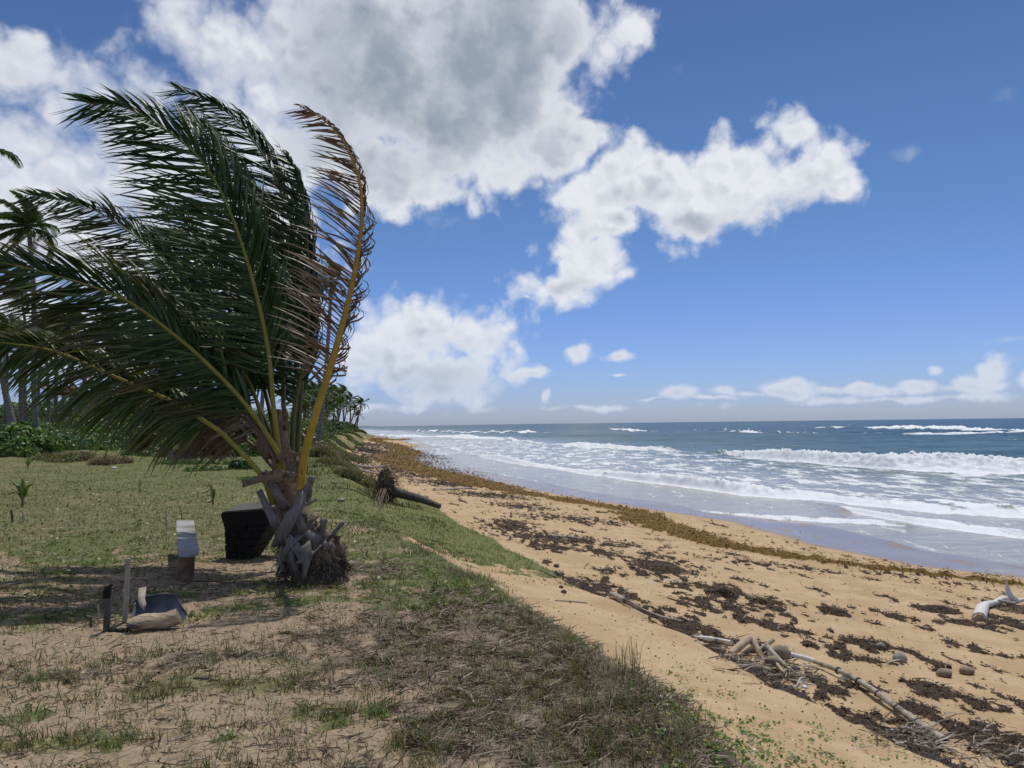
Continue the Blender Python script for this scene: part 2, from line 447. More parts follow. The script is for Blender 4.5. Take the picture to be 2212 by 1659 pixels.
M_LEAF = col_mat('palm_leaflet', 0.42, 0.32, 0.15, 6, spec=0.5)
M_DRY = col_mat('dry_leaflet', 0.7, 0.2, 0.2, 12, tcol=(1.2, 1.1, .9))
M_GRASS = col_mat('grass', 0.65, 0.25, 0.3, 3, spec=.2)
M_SHRUB = col_mat('shrub_leaf', 0.45, 0.2, 0.3, 2, spec=.4)
M_LITTER = col_mat('litter', 0.9, 0, 0.3, 10, spec=.1)
M_WEED = col_mat('seaweed', 0.65, 0, 0.3, 15, spec=.25)
M_STALK = col_mat('petiole', 0.5, 0, 0.2, 9, bump=.3, spec=.4)
M_BARK = wood_mat('palm_bark', (.10, .088, .075), (.24, .215, .185), 14, (1, 1, .6), bump=.9, dist=.02, dark=(.06, .05, .04))
M_BOOT = wood_mat('dead_petiole', (.11, .10, .092), (.27, .255, .24), 16, (3, 3, .25), bump=.7, dark=(.12, .10, .085))
M_HUSK = wood_mat('palm_fibre', (.12, .085, .055), (.27, .20, .14), 30, (2, 2, .3), bump=1, dark=(.06, .045, .03))
M_DRIFT = wood_mat('driftwood', (.26, .22, .175), (.44, .39, .33), 14, (1, 1, 1), bump=.6, dark=(.15, .12, .09))
M_WHITEWOOD = wood_mat('bleached_wood', (.52, .50, .47), (.72, .70, .67), 10, (1, 1, 1), bump=.5)
M_TANWOOD = wood_mat('tan_wood', (.34, .25, .16), (.50, .41, .29), 12, (1, 1, 1), bump=.6, dark=(.17, .11, .07))
M_DARKWOOD = wood_mat('dark_wood', (.035, .030, .027), (.11, .10, .09), 14, (1, 1, 1), bump=.7)
M_TRUNK = wood_mat('far_trunk', (.09, .085, .08), (.20, .19, .18), 3, (1, 1, 4), bump=.5, dist=.03)
# ------------------------------------------------------------------ world-space patch lists on the ground
def blob_field(lst, x, y):
    """list of (u, v, half width px, half height px, amp): each becomes an ellipse lying on the ground"""
    acc = np.full(np.shape(x), -9.0)
    key = id(lst)
    if key not in _BC:
        _BC[key] = (lst, [_ell(*b) for b in lst])
    for (cx, cy, sx, sy, dx, dy, a) in _BC[key][1]:
        rr = 3.0 * max(sx, sy)
        m = np.nonzero((np.abs(x - cx) < rr) & (np.abs(y - cy) < rr))[0]
        if not len(m): continue
        ex, ey = x[m] - cx, y[m] - cy
        acc[m] = np.maximum(acc[m], a * (1 - np.sqrt(((ex * dy - ey * dx) / sx) ** 2 + ((ex * dx + ey * dy) / sy) ** 2)))
    return np.maximum(acc, -4)
_BC = {}
def _ell(u, v, ru, rv, a):
    if 1:
        c = hit(u, v); p = hit(u + ru, v); q = hit(u, v - rv); q2 = hit(u, v + rv)
        sx = max(math.hypot(p.x - c.x, p.y - c.y), .02); sy = max((q - q2).length / 2, .02)
        # the sight direction gives the long axis
        dx, dy = c.x / math.hypot(c.x, c.y), c.y / math.hypot(c.x, c.y)
        return (c.x, c.y, sx, sy, dx, dy, a)
# bare sand on the plateau, pale path in front of the log
SANDP = [(120, 1400, 260, 32, 1.2), (330, 1385, 260, 28, 1.1), (560, 1350, 160, 22, 1.0), (760, 1300, 170, 24, .9), (900, 1260, 90, 22, .9), (1000, 1225, 60, 16, .9),
         (520, 1220, 220, 26, 1.0), (330, 1255, 160, 18, .7), (760, 1120, 100, 40, .9), (800, 1080, 40, 14, 1.0),
         (60, 1560, 200, 40, .7), (420, 1530, 190, 38, .7), (650, 1600, 260, 40, .7), (900, 1530, 160, 32, .6), (1000, 1380, 140, 28, .6), (740, 1410, 110, 18, .5), (250, 1640, 260, 30, .8),
         (1330, 1470, 60, 30, .6), (700, 1500, 120, 20, .5), (1080, 1640, 160, 30, .5), (560, 1450, 120, 14, .4)]
GREEN = [(960, 1120, 130, 50, 1.2), (1020, 1180, 150, 35, 1.0), (900, 1065, 80, 25, 1.1), (1050, 1250, 90, 40, 1.1), (1090, 1300, 80, 26, 1.0), (900, 1200, 100, 20, .7), (1080, 1150, 70, 14, .9), (780, 1040, 120, 26, .6),
         (560, 1310, 200, 12, .5), (400, 1285, 120, 10, .6), (170, 1190, 220, 46, .6), (100, 1330, 140, 18, .5), (90, 1465, 60, 12, .8), (830, 1455, 30, 12, 1.0), (820, 1540, 40, 24, .8), (720, 1565, 50, 20, .7), (480, 1600, 60, 16, .7), (60, 1545, 60, 14, .7),
         (240, 1615, 30, 9, .9), (1190, 1530, 26, 8, .8), (1150, 1100, 40, 10, .6), (860, 1055, 60, 14, 1.0), (950, 1060, 90, 10, .8)]
DRYP = [(1300, 1500, 170, 140, 1.0), (1180, 1370, 150, 60, 1.1), (1050, 1420, 130, 60, .9), (1350, 1600, 220, 90, 1.2), (1230, 1420, 100, 60, 1.1), (960, 1290, 100, 30, .7), (1150, 1600, 200, 60, .7), (830, 1230, 120, 26, .6), (330, 1440, 300, 24, .5), (640, 1380, 120, 14, .5), (1480, 1640, 120, 60, 1.2)]
WEEDP = [(1100, 1135, 55, 16, 1.1), (1200, 1165, 110, 16, 1.0), (1200, 1185, 60, 10, 1.2), (1150, 1160, 50, 8, 1.0), (1290, 1190, 70, 10, .8), (1440, 1225, 55, 22, 1.3), (1400, 1240, 60, 10, .8), (1560, 1275, 45, 22, 1.3), (1530, 1300, 70, 16, 1.2), (1570, 1315, 60, 20, 1.2), (1480, 1265, 50, 12, .9), (1640, 1305, 60, 18, 1.0), (1800, 1315, 38, 12, 1.3),
         (1280, 1275, 60, 12, 1.2), (1340, 1300, 60, 14, 1.3), (1400, 1325, 60, 14, 1.2), (1470, 1360, 60, 16, 1.3), (1560, 1385, 60, 12, 1.0), (1400, 1200, 40, 8, .9),
         (1640, 1345, 70, 14, 1.1), (1700, 1360, 60, 12, 1.0), (1690, 1330, 50, 10, .8), (1850, 1390, 70, 18, 1.3), (1820, 1410, 60, 18, 1.3), (1870, 1425, 50, 12, 1.2), (1760, 1395, 40, 8, .8), (1660, 1475, 130, 26, 1.2), (1750, 1475, 60, 20, 1.2), (1800, 1490, 50, 14, 1.0),
         (1830, 1560, 60, 16, 1.1), (1900, 1590, 60, 26, 1.0), (1960, 1520, 40, 12, .9), (2010, 1490, 70, 14, 1.2), (2090, 1510, 60, 10, 1.1), (2150, 1600, 110, 40, 1.3), (2200, 1630, 90, 40, 1.3), (2130, 1570, 60, 14, 1.1), (1980, 1610, 50, 20, 1.0),
         (1960, 1335, 90, 6, .9), (2030, 1320, 50, 12, 1.2), (2100, 1350, 90, 8, 1.0), (2170, 1345, 60, 14, 1.1), (2190, 1310, 60, 8, .9), (2190, 1540, 50, 8, .8), (2090, 1400, 30, 8, .8), (2030, 1440, 26, 8, 1.0), (2170, 1420, 50, 7, .8), (1900, 1240, 60, 5, .5), (1740, 1230, 60, 5, .7), (1620, 1215, 80, 7, .7), (2060, 1265, 60, 5, .6),
         (1330, 1180, 60, 6, .8), (1230, 1120, 90, 8, .9), (1130, 1095, 60, 8, .9), (1060, 1070, 60, 8, 1.0), (980, 1045, 60, 10, 1.1), (900, 1015, 60, 10, 1.2), (850, 995, 60, 10, 1.2), (810, 975, 40, 10, 1.2), (800, 960, 30, 6, 1.2), (940, 1030, 60, 8, 1.1)]
GOLDC = [(800, 948, 30), (850, 962, 60), (880, 975, 50), (850, 990, 30), (880, 1008, 26), (950, 1025, 20), (1040, 1047, 18), (1130, 1068, 13), (1240, 1085, 10), (1360, 1105, 12), (1400, 1125, 20), (1460, 1150, 24), (1540, 1172, 20), (1640, 1195, 17), (1750, 1212, 15), (1850, 1225, 15), (1960, 1238, 16), (2080, 1252, 17), (2160, 1263, 17), (2212, 1270, 18)]
gold_pts = np.array([tuple(hit(u, v)) for (u, v, w) in GOLDC])
gold_w = []
for (u, v, w) in GOLDC:
    gold_w.append(min(abs(hit(u, v + w).x - hit(u, v - w).x) + 0.5 * (hit(u, v - w) - hit(u, v + w)).length, 14) * .19)
gold_w = np.array(gold_w)
o_ = np.argsort(gold_pts[:, 1]); gy, gx, gw = gold_pts[o_, 1], gold_pts[o_, 0], gold_w[o_]
def gold_band(x, y):
    c = np.interp(y, gy, gx, left=gx[0] + 1.5); w = np.interp(y, gy, gw)
    c = c + 0.35 * noise2(y * .5, y * 0, 41) * np.clip(y / 20, .6, 3)
    return 1 - np.abs(x - c) / np.maximum(w, .3)

def ground_masks(x, y):
    dA = cur(CA, y) - x; xC, xW = cur(CC, y), cur(CW, y)
    pl = sm(-0.25, 0.15, dA + 0.15 * noise2(x * 2, y * 2, 51))
    nA = fbm(x * .8, y * .8, 4, 52); nB = fbm(x * 3, y * 3, 4, 55)
    bare = blob_field(SANDP, x, y); green = blob_field(GREEN, x, y); dry = blob_field(DRYP, x, y)
    far = sm(8.0, 13, y)
    g = 0.36 + 0.66 * far + 0.7 * nA + 0.5 * nB - 0.55 * sm(-0.1, .5, bare + nA * .5)
    g = g * sm(-.12, .12, dA)
    g = np.maximum(g, sm(-.05, .45, green + nB * .7 + nA * .3) * (x < xC + .3) * np.maximum(sm(-.1, .1, dA), sm(10.8, 12.2, y + noise2(x * 2, y * 2, 57)))); g = np.maximum(g, sm(22, 30, y) * sm(.5, -.2, x - xC) * np.clip(.75 + nA, 0, 1))
    g = np.clip(g, 0, 1) * sm(0.45, -0.15, x - xC)
    drym = np.clip(sm(-.15, .5, dry + nB * .6) * pl, 0, 1)
    d_c = x - xC
    weed = blob_field(WEEDP, x, y)
    ns = fbm(x * 1.6 + y * .4, y * .55, 4, 61)
    ns2 = fbm(x * 5, y * 3, 3, 65)
    w = sm(0.22, 0.55, weed * .9 + ns2 * 1.5 + ns * .7)
    beach = sm(0.2, 0.8, d_c) * sm(.5, 1.5, xW - x)
    w2 = sm(0.34, 0.50, ns + 0.45 * ns2 + 0.06 * sm(60, 20, y)) * beach
    fardark = sm(35, 60, y) * sm(.0, 1.0, d_c) * sm(-.2, -1.2, gold_band(x, y) * np.sign(1)) * (x < np.interp(y, gy, gx))
    w = np.clip(np.maximum(w * sm(-.1, .2, d_c), np.maximum(w2 * .85, fardark * sm(-.25, .2, ns2 + ns * .5))), 0, 1)
    gb = gold_band(x, y); gold = sm(0.0, .3, gb + ns2 * .8 + ns * .3) * sm(-.3, .5, d_c)
    # loose scraps seaward of the band
    scr = sm(.36, .5, fbm(x * 2.6, y * 1.4, 3, 68)) * sm(-3.5, -.5, xW + 1.5 - x - 3.5) * sm(3.5, .5, x - xW) * (gb > -6) * (x > np.interp(y, gy, gx)) * sm(70, 50, y)
    gold = np.clip(np.maximum(gold, scr * .8), 0, 1)
    wet = sm(-0.7, 0.25, x - xW + .35 * noise2(y * .35, x * .2, 71) + 0.0 * x)
    return dict(lush=np.clip(sm(0, .5, green + nB * .5), 0, 1) * np.maximum(sm(-.1, .1, dA), sm(10.8, 12.2, y)), grass=g, dry=drym, weed=w, gold=gold, wet=wet, plateau=pl, bare=np.clip(sm(-.1, .4, bare + nA * .5), 0, 1))

def polar_grid(th, r):
    T, RR = np.meshgrid(th, r); x = np.sin(T) * RR; y = np.cos(T) * RR
    n, m = len(r), len(th)
    i = np.arange(n - 1)[:, None] * m + np.arange(m - 1)[None, :]
    F = np.stack([i, i + 1, i + m + 1, i + m], -1).reshape(-1, 4)[:, ::-1]
    return x.ravel(), y.ravel(), F
fine_t = np.linspace(R(-39), R(40), 620)
th = np.concatenate([np.linspace(R(-180), R(-41), 46), fine_t, np.linspace(R(42), R(180), 46)])
rr_ = np.concatenate([[0.01, .5, 1.2, 2.0, 2.5], np.linspace(2.8, 14, 250), np.geomspace(14.05, 60, 190), np.geomspace(60.5, 500, 90), np.geomspace(520, 5000, 14)])
gx_, gy_, GF = polar_grid(th, rr_)
GZ = H(gx_, gy_)
gm = ground_masks(gx_, gy_)
lump = np.clip(fbm(gx_ * 2.2, gy_ * 2.2, 3, 81) * .8 + .6, 0, 1.4)
GZ = GZ + gm['gold'] * 0.16 * lump + gm['weed'] * 0.035 * np.clip(fbm(gx_ * 5, gy_ * 5, 3, 83) + .6, 0, 1.5)
GZ = GZ - 60 * sm(1200, 5000, np.hypot(gx_, gy_)) * (gx_ > cur(CW, gy_))
_land = GZ

def ground_material():
    m, b = new_mat('beach_and_field_ground')
    p = epos()
    n1_ = enoise(p, 1.3, 5, .6); n2_ = enoise(p, 14, 5, .65); n3_ = enoise(p, 90, 3, .7); n4_ = enoise(p, 45, 4, .7)
    sand = emix(esm(n1_, .35, .65), (.425, .300, .170), (.51, .375, .228))
    sand = emix(esm(n2_, .45, .7) * .35, sand, (.36, .24, .13))
    sand = emix(esm(n3_, .58, .72) * .25, sand, (.60, .45, .28))
    inland = emix(esm(n2_, .35, .65), (.265, .200, .132), (.36, .275, .185))
    inland = emix(esm(n4_, .54, .62) * .7, inland, (.10, .075, .055))
    inland = emix(esm(n3_, .66, .72) * .5, inland, (.5, .42, .33))
    pl = eattr('plateau')
    c = emix(pl, sand, inland)
    grass = emix(esm(n2_, .4, .62), (.085, .108, .034), (.165, .180, .068))
    grass = emix(esm(n1_, .42, .62) * .6, grass, (.22, .185, .105))
    grass = emix(eattr('lush') * .55, grass, (.085, .135, .032))
    grass = emix(esm(n4_, .48, .60) * .7, grass, (.07, .08, .032))
    g = esm(eattr('grass') + (n4_ - .5) * .9, .30, .62)
    c = emix(g * .85, c, grass)
    dry = emix(n4_, (.09, .070, .055), (.25, .20, .155))
    c = emix(esm(eattr('dry') + (n4_ - .5) * 1.3, .35, .75) * .75, c, dry)
    wd = emix(n4_, (.018, .012, .009), (.068, .042, .026))
    wf = esm(eattr('weed') + (n4_ - .5) * .9 + (n2_ - .5) * .8, .38, .55)
    c = emix(wf * .92, c, wd)
    gd = emix(n4_, (.08, .046, .014), (.21, .13, .038))
    gf = esm(eattr('gold') + (n4_ - .5) * .8 + (n2_ - .5) * .8, .36, .55)
    c = emix(gf, c, gd)
    rip = enoise(evm('MULTIPLY', p, (1.0, .35, 1)), 1.6, 6, .65)
    wet = eattr('wet') * (1.0 - gf) * (1.0 - esm(rip, .52, .7) * .35)
    sc = E.nt.nodes.new('ShaderNodeMix'); sc.data_type = 'RGBA'
    c = emix(wet * .85, c, (.20, .135, .085))
    lk(c, b.inputs['Base Color'])
    lk(1.0 - wet * .84, b.inputs['Roughness'])
    b.inputs['Specular IOR Level'].default_value = .35
    lk(wet * .35 + .15, b.inputs['Specular IOR Level'])
    hgt = n2_ * .5 + n4_ * .35 + n3_ * .15 + wf * .4 + gf * .6
    bn = E.nt.nodes.new('ShaderNodeBump'); bn.inputs['Distance'].default_value = .03
    lk((1.0 - wet) * .55 + .03, bn.inputs['Strength']); lk(hgt, bn.inputs['Height'])
    E.nt.links.new(bn.outputs[0], b.inputs['Normal'])
    return m
M_GROUND = ground_material()
gme = make_mesh('ground', np.stack([gx_, gy_, GZ], 1), GF, [M_GROUND], True, {k: gm[k] for k in ('grass', 'dry', 'weed', 'gold', 'wet', 'plateau', 'lush')})
tag(link('ground', gme), 'sandy field, grassy bank and beach', kind='structure')

# ------------------------------------------------------------------ sea with breaking waves
def crest(pts, z=0.3):
    a = np.array([pix_at_z(u, v, z) for (u, v) in pts]); o = np.argsort(a[:, 0]); return a[o]
# (pixels along the foot of each breaker, height m, foam depth behind m, amp)
BREAK = [(crest([(1470, 1098), (1570, 1112), (1720, 1122), (1910, 1130), (2000, 1138)], .05), .16, 1.0, .8, .9),
         (crest([(1800, 1100), (1860, 1108), (1990, 1130), (2212, 1158), (2500, 1190)], .05), .28, 1.8, 1.0, 1.2),
         (crest([(1010, 980), (1120, 1000), (1250, 1018), (1382, 1036), (1570, 1060), (1795, 1078), (1982, 1098), (2212, 1112), (2700, 1150)], .1), .60, 2.6, 1.15, 2.0),
         (crest([(1520, 978), (1660, 992), (1758, 1000), (1945, 1014), (2212, 1022), (2700, 1030)], .0), 1.30, 4.2, 1.5, 3.0),
         (crest([(1080, 948), (1200, 962), (1340, 970), (1490, 976)], .0), .7, 4.0, .9, 3.0),
         (crest([(790, 941), (900, 944), (1040, 947), (1120, 950)], .0), .9, 9.0, 1.2, 5.0),
         (crest([(780, 932), (900, 932), (1010, 935), (1200, 936), (1240, 936)], .0), 1.2, 10.0, 1.0, 7.0),
         (crest([(1500, 929), (1560, 934), (1640, 935), (1780, 937), (1790, 937)], .0), 1.6, 9.0, 1.2, 7.0),
         (crest([(1330, 930), (1350, 931), (1400, 931), (1410, 931)], .0), 1.0, 9.0, .8, 7.0),
         (crest([(2000, 927), (2060, 930), (2150, 929), (2170, 929)], .0), 1.8, 8.0, 1.2, 7.0),
         (crest([(1830, 936), (1960, 938), (2100, 936), (2330, 930)], .0), .6, 5.0, .8, 5.0)]
sth = np.linspace(R(-30), R(46), 720)
srr = np.concatenate([np.linspace(15, 45, 190), np.linspace(45.15, 80, 260), np.geomspace(80.4, 300, 230), np.geomspace(305, 2500, 60), np.geomspace(2700, 45000, 12)])
sx, sy, SF = polar_grid(sth, srr)
SZ = np.zeros_like(sx); foam = np.zeros_like(sx)
dist = np.hypot(sx, sy)
coast = sx - cur(CW, sy)                                        # metres seaward of the wet line
jag = 1.2 * noise2(sx * .22, sy * .15, 91) + .45 * noise2(sx * 1.1, sy * .8, 92) + .25 * noise2(sx * 3.1, sy * 2, 94)
chop = 0.045 * fbm(sx * .9, sy * .9, 4, 93) + .10 * noise2(sx * .16 + 3, sy * .35, 97) * sm(15, 60, coast)
SZ += chop * sm(0, 25, coast) * np.clip(1.3 - dist / 900, 0, 1) * 1.6 + .004
SZ += sm(60, 160, sy) * .35 * noise2(sx * .02, sy * .075, 98) + sm(60, 160, sy) * .15 * noise2(sx * .08, sy * .2, 99)
for (c, hh, depth, amp, wid) in BREAK:
    yc = np.interp(sx, c[:, 0], c[:, 1]); slope = np.gradient(c[:, 1], c[:, 0]).mean()
    cs = 1 / math.sqrt(1 + slope * slope)
    far = np.clip(yc / 60, .8, 4)
    d = (sy - yc) * cs + jag * far * .35 * min(1, hh + .4)
    L = c[-1, 0] - c[0, 0]
    e = sm(c[0, 0] - .03 * L, c[0, 0] + .15 * L, sx) * sm(c[-1, 0] + .03 * L, c[-1, 0] - .12 * L, sx)
    var = np.clip(.75 + .8 * noise2(sx * .12, yc * .01, 101 + int(hh * 10)), .25, 1.3)
    f = wid * .22                                                # steep front, gentle back
    prof = np.where(d < f, sm(-f * .6, f, d), np.exp(-np.clip(d - f, 0, 99) / wid))
    lumpy = 1 + .55 * fbm(sx * 1.6 / far, sy * 1.3 / far, 4, 111, .65)
    SZ += hh * prof * e * var * lumpy * 1.0
    face = sm(-f * 1.2 - .2, -f * .3, d) * sm(depth, depth * .15, d + depth * .7 * noise2(sx * .5 / far, sy * .5 / far, 121))
    foam = np.maximum(foam, face * e * amp * np.clip(.55 + var * .6, 0, 1.2))
# lacy sheets of foam left behind the breakers
m2 = BREAK[2][0]; m3 = BREAK[3][0]; m1 = BREAK[1][0]
y2 = np.interp(sx, m2[:, 0], m2[:, 1]); y3 = np.interp(sx, np.r_[BREAK[4][0][:, 0], m3[:, 0]], np.r_[BREAK[4][0][:, 1], m3[:, 1]])
lace = sm(-.12, .5, fbm(sx * .45, sy * .22, 4, 131) + .14)
between = sm(0, 1.5, sy - y2) * sm(.5, -2.0, sy - y3)
foam = np.maximum(foam, between * (.30 + .34 * lace))
inner = sm(0, 3, coast - 3) * sm(1.0, -1.5, sy - y2)
foam = np.maximum(foam, inner * (.02 + .36 * lace))
back = sm(0, 2, sy - y3) * sm(14, 2, sy - y3)
foam = np.maximum(foam, back * .22 * lace * (sx > 0))
net = np.maximum(sm(.09, .0, np.abs(fbm(sx * .55, sy * .28, 3, 133))), .8 * sm(.08, .0, np.abs(fbm(sx * 1.3 + 5, sy * .6, 3, 136))))
foam = np.maximum(foam, net * .42 * sm(1.5, 5, coast) * sm(40, 10, coast))
# wash edge on the sand
bed = H(sx, sy)
depthw = SZ - bed
foam = np.maximum(foam, sm(.0, .012, depthw) * sm(.05, .015, depthw) * .45 * sm(.0, .3, .25 + noise2(sx * .6, sy * .4, 141)) * (coast < 16))
# far whitecaps
wc = sm(.45, .62, fbm(sx * .035, sy * .09, 3, 151)) * sm(90, 140, dist) * sm(1500, 500, dist)
foam = np.maximum(foam, wc * .75)
foam = np.clip(foam, 0, 1.2)
ok = (depthw > -.03) & (coast > .3)
keep = ok[SF].any(1)
SF = SF[keep]
used = np.unique(SF); remap = np.full(len(sx), -1); remap[used] = np.arange(len(used)); SF = remap[SF]
deep = sm(8, 70, coast + 6 * noise2(sx * .05, sy * .02, 161)) * .6 + .4 * sm(60, 260, coast)
def sea_material():
    m, b = new_mat('sea_water')
    p = epos()
    dp = eattr('deep'); fo = eattr('foam')
    pa = evm('MULTIPLY', p, (.5, 1.0, 1.0))
    nf = enoise(evm('MULTIPLY', p, (1.2, .34, 1)), 1.0, 8, .72, .8)
    nfine = enoise(p, 9, 5, .7)
    big = enoise(evm('MULTIPLY', p, (.3, 1.0, 1)), .06, 4, .6)
    teal = emix(esm(dp, .0, .35), (.34, .32, .285), (.075, .135, .140))
    wtr = emix(esm(dp + (big - .5) * .8, .40, .92), teal, (.020, .056, .066))
    ff = esm(fo + (nf - .5) * 2.2 + (nfine - .5) * .5, .36, .74)
    white = emix(nfine, (.60, .64, .68), (.86, .88, .90))
    lk(emix(ff, wtr, white), b.inputs['Base Color'])
    lk(ff * .6 + esm(dp, .05, .5) * .16 + .10, b.inputs['Roughness']); lk(0.5 - esm(dp, .1, .8) * .32, b.inputs['Specular IOR Level'])
    b.inputs['IOR'].default_value = 1.333
    w1 = enoise(pa, 1.6, 6, .6); w2 = enoise(pa, .35, 4, .55)
    hgt = w1 * .35 + w2 * 1.0 + ff * .12 + nfine * .05
    bn = E.nt.nodes.new('ShaderNodeBump'); bn.inputs['Distance'].default_value = .55
    lk(esm(dp, .02, .3) * .5 + .30, bn.inputs['Strength']); lk(hgt, bn.inputs['Height'])
    E.nt.links.new(bn.outputs[0], b.inputs['Normal'])
    return m
sea_me = make_mesh('sea', np.stack([sx, sy, SZ], 1)[used], SF, [sea_material()], True, {'foam': foam[used], 'deep': deep[used]})
tag(link('sea', sea_me), 'sea with breaking waves', kind='structure')
# ------------------------------------------------------------------ the wind-blown coconut palm
def smooth_path(pts, n):
    """Catmull-Rom through pts"""
    pts = [Vector(p) for p in pts]; P_ = [pts[0] * 2 - pts[1]] + pts + [pts[-1] * 2 - pts[-2]]
    L = [0]
    for i in range(1, len(pts)): L.append(L[-1] + (pts[i] - pts[i - 1]).length)
    out_ = []
    for k in range(n):
        s = L[-1] * k / (n - 1); i = 0
        while i < len(pts) - 2 and L[i + 1] < s: i += 1
        t = (s - L[i]) / max(L[i + 1] - L[i], 1e-6)
        a, b, c, d = P_[i], P_[i + 1], P_[i + 2], P_[i + 3]
        out_.append(0.5 * ((2 * b) + (c - a) * t + (2 * a - 5 * b + 4 * c - d) * t * t + (3 * b - a - 3 * c + d) * t ** 3))
    return out_
PD = 8.25
base_pt = hit(690, 1225)
PALM = empty('coconut_palm', base_pt, 'stout young coconut palm in the foreground, its long green fronds blown to the left', 'palm tree')
porg = base_pt.copy()
def pbuild(mb, name, mats, parent=PALM, smooth=True):
    mb.org = porg; return mb.build(name, mats, parent, smooth)
WIND = Vector((-1.0, 0.12, 0.13)).normalized()
def leaflet_pts(P0, d0, L, wind, grav, n=5, rnd=None):
    d = d0.normalized(); p = P0.copy(); out_ = [p.copy()]
    for i in range(n):
        s = (i + 1) / n
        d = (d + WIND * wind * s + Vector((0, 0, -1)) * grav * s).normalized()
        if rnd: d = (d + Vector((rnd.uniform(-1, 1), rnd.uniform(-1, 1), rnd.uniform(-1, 1))) * .075).normalized()
        p = p + d * (L / n); out_.append(p.copy())
    return out_
def add_leaflet(mb, pts, w, waxis, col, tipcol, fold=.35):
    n = len(pts); vs_, fs, cs = [], [], []
    prof = [.55, .95, 1.0, .85, .55, .06] if n == 6 else [.6, 1, .8, .06]
    for i, p in enumerate(pts):
        t = (pts[min(i + 1, n - 1)] - pts[max(i - 1, 0)]).normalized()
        wa = waxis - t * waxis.dot(t)
        if wa.length < 1e-3: wa = t.orthogonal()
        wa.normalize(); nn = t.cross(wa); h = w * .5 * prof[i]; k = (i / (n - 1)) ** 1.6
        c = tuple(col[j] * (1 - k) + tipcol[j] * k for j in range(3))
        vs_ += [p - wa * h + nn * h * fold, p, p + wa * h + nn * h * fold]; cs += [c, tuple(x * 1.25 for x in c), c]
    for i in range(n - 1):
        a = i * 3; fs += [(a, a + 1, a + 4, a + 3), (a + 1, a + 2, a + 5, a + 4)]
    mb.add(vs_, fs, 0, cs)
STUFF_LEAF = MB(porg); leaf_count = 0
def frond(pixels, dy0, dy1, n_leaf, L0, col, tip, w=.031, petiole=.22, r0=.032, wl=.30, wr=.30, rt=1.15, gl=.02, gr=.02, lean=.45, stalk=((.10, .115, .028), (.05, .07, .02)), single=False, label=None, seed=1, right_len=1.0, droop_r=None, sparse=0.0, updepth=.5, lrise=0.0):
    """pixels: rachis seen in the photograph; dy0/dy1: depth offsets at root and tip"""
    global leaf_count
    rnd = random.Random(seed)
    m = len(pixels)
    if not single: n_leaf = int(n_leaf * 2.1)
    step = 3 if seed == 14 else 2
    if single: n_leaf *= step
    pts = [px(u, v, PD + dy0 + (dy1 - dy0) * (i / (m - 1)) ** 1.2) for i, (u, v) in enumerate(pixels)]
    N = 60; path = smooth_path(pts, N)
    rad = [r0 * (1.0 - .25 * (i / (N - 1)) / petiole if i / (N - 1) < petiole else .75 * (1 - (i / (N - 1) - petiole) / (1 - petiole)) ** .8 + .06) for i in range(N)]
    cols = []
    mb = MB(porg); mb.tube(path[::2] + [path[-1]], [r * 1.0 for r in rad[::2]] + [.003], 7, flat=.7, rough=.03)
    nv = len(mb.V)
    for i in range(nv):
        t = min(1, (i // 7) / (N / 2)); mb.C[i] = tuple(stalk[0][j] * (1 - t) + stalk[1][j] * t for j in range(3))
    fr = pbuild(mb, 'frond', M_STALK)
    if label: fr['label'] = label
    view = Vector((0, 1, 0))
    lst = []
    for k in range(n_leaf):
        t = petiole + (1 - petiole) * (k + .5) / n_leaf
        f = t * (N - 1); i = min(int(f), N - 2); P0 = path[i].lerp(path[i + 1], f - i)
        T = (path[min(i + 3, N - 1)] - path[max(i - 3, 0)]).normalized()
        S = T.cross(view).normalized()                 # in the picture plane, across the rachis
        if S.x > 0: S = -S                             # S points to the windward-left side
        q = (t - petiole) / (1 - petiole)
        L = L0 * (.55 + .45 * math.sin(math.pi * min(1, q * 1.1 + .08)) ** .7) * (1 - .45 * q ** 2.5)
        for sgn in (1, -1):
            if rnd.random() < sparse: continue
            clump_ = Vector((0, 0, .22 * math.sin(k * .61 + seed * 1.7) + .14 * math.sin(k * .23 + seed)))
            jit = Vector((rnd.gauss(0, 1), rnd.gauss(0, 1), rnd.gauss(0, 1))) * .11 + clump_
            brk = rnd.random() < .07
            if sgn > 0:
                d0 = S * 1.0 + T * (lean + .6 * q) + Vector((0, -updepth * .6 * rnd.uniform(.3, 1), lrise)) + jit
                pl_ = leaflet_pts(P0, d0, L * (rnd.uniform(.35, .7) if brk else rnd.uniform(.85, 1.12)), wl * .5, gl + .02 * rnd.random(), 5, rnd)
            else:
                d0 = -S * .55 + T * (rt + .5 * q) + Vector((0, updepth, 0)) + jit
                pl_ = leaflet_pts(P0, d0, L * right_len * rnd.uniform(.8, 1.08), wr, gr, 5, rnd)
            ca = rnd.uniform(.6, 1.35); c = tuple(x * ca for x in col)
            tp = tip if rnd.random() < .7 else tuple(x * .5 for x in tip)
            an = rnd.uniform(-.1, 1.1); wa = (T * math.cos(an) + view * math.sin(an)).normalized()
            if single and k % step == 0:
                lm = MB(porg); add_leaflet(lm, pl_, w * rnd.uniform(.8, 1.1), wa, c, tp)
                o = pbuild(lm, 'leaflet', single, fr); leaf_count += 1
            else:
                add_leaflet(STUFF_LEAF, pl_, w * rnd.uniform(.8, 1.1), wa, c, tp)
    return fr
G1, G2, BT = (.022, .052, .012), (.040, .075, .016), (.10, .070, .030)
BR1, BR2 = (.115, .070, .042), (.21, .17, .13)
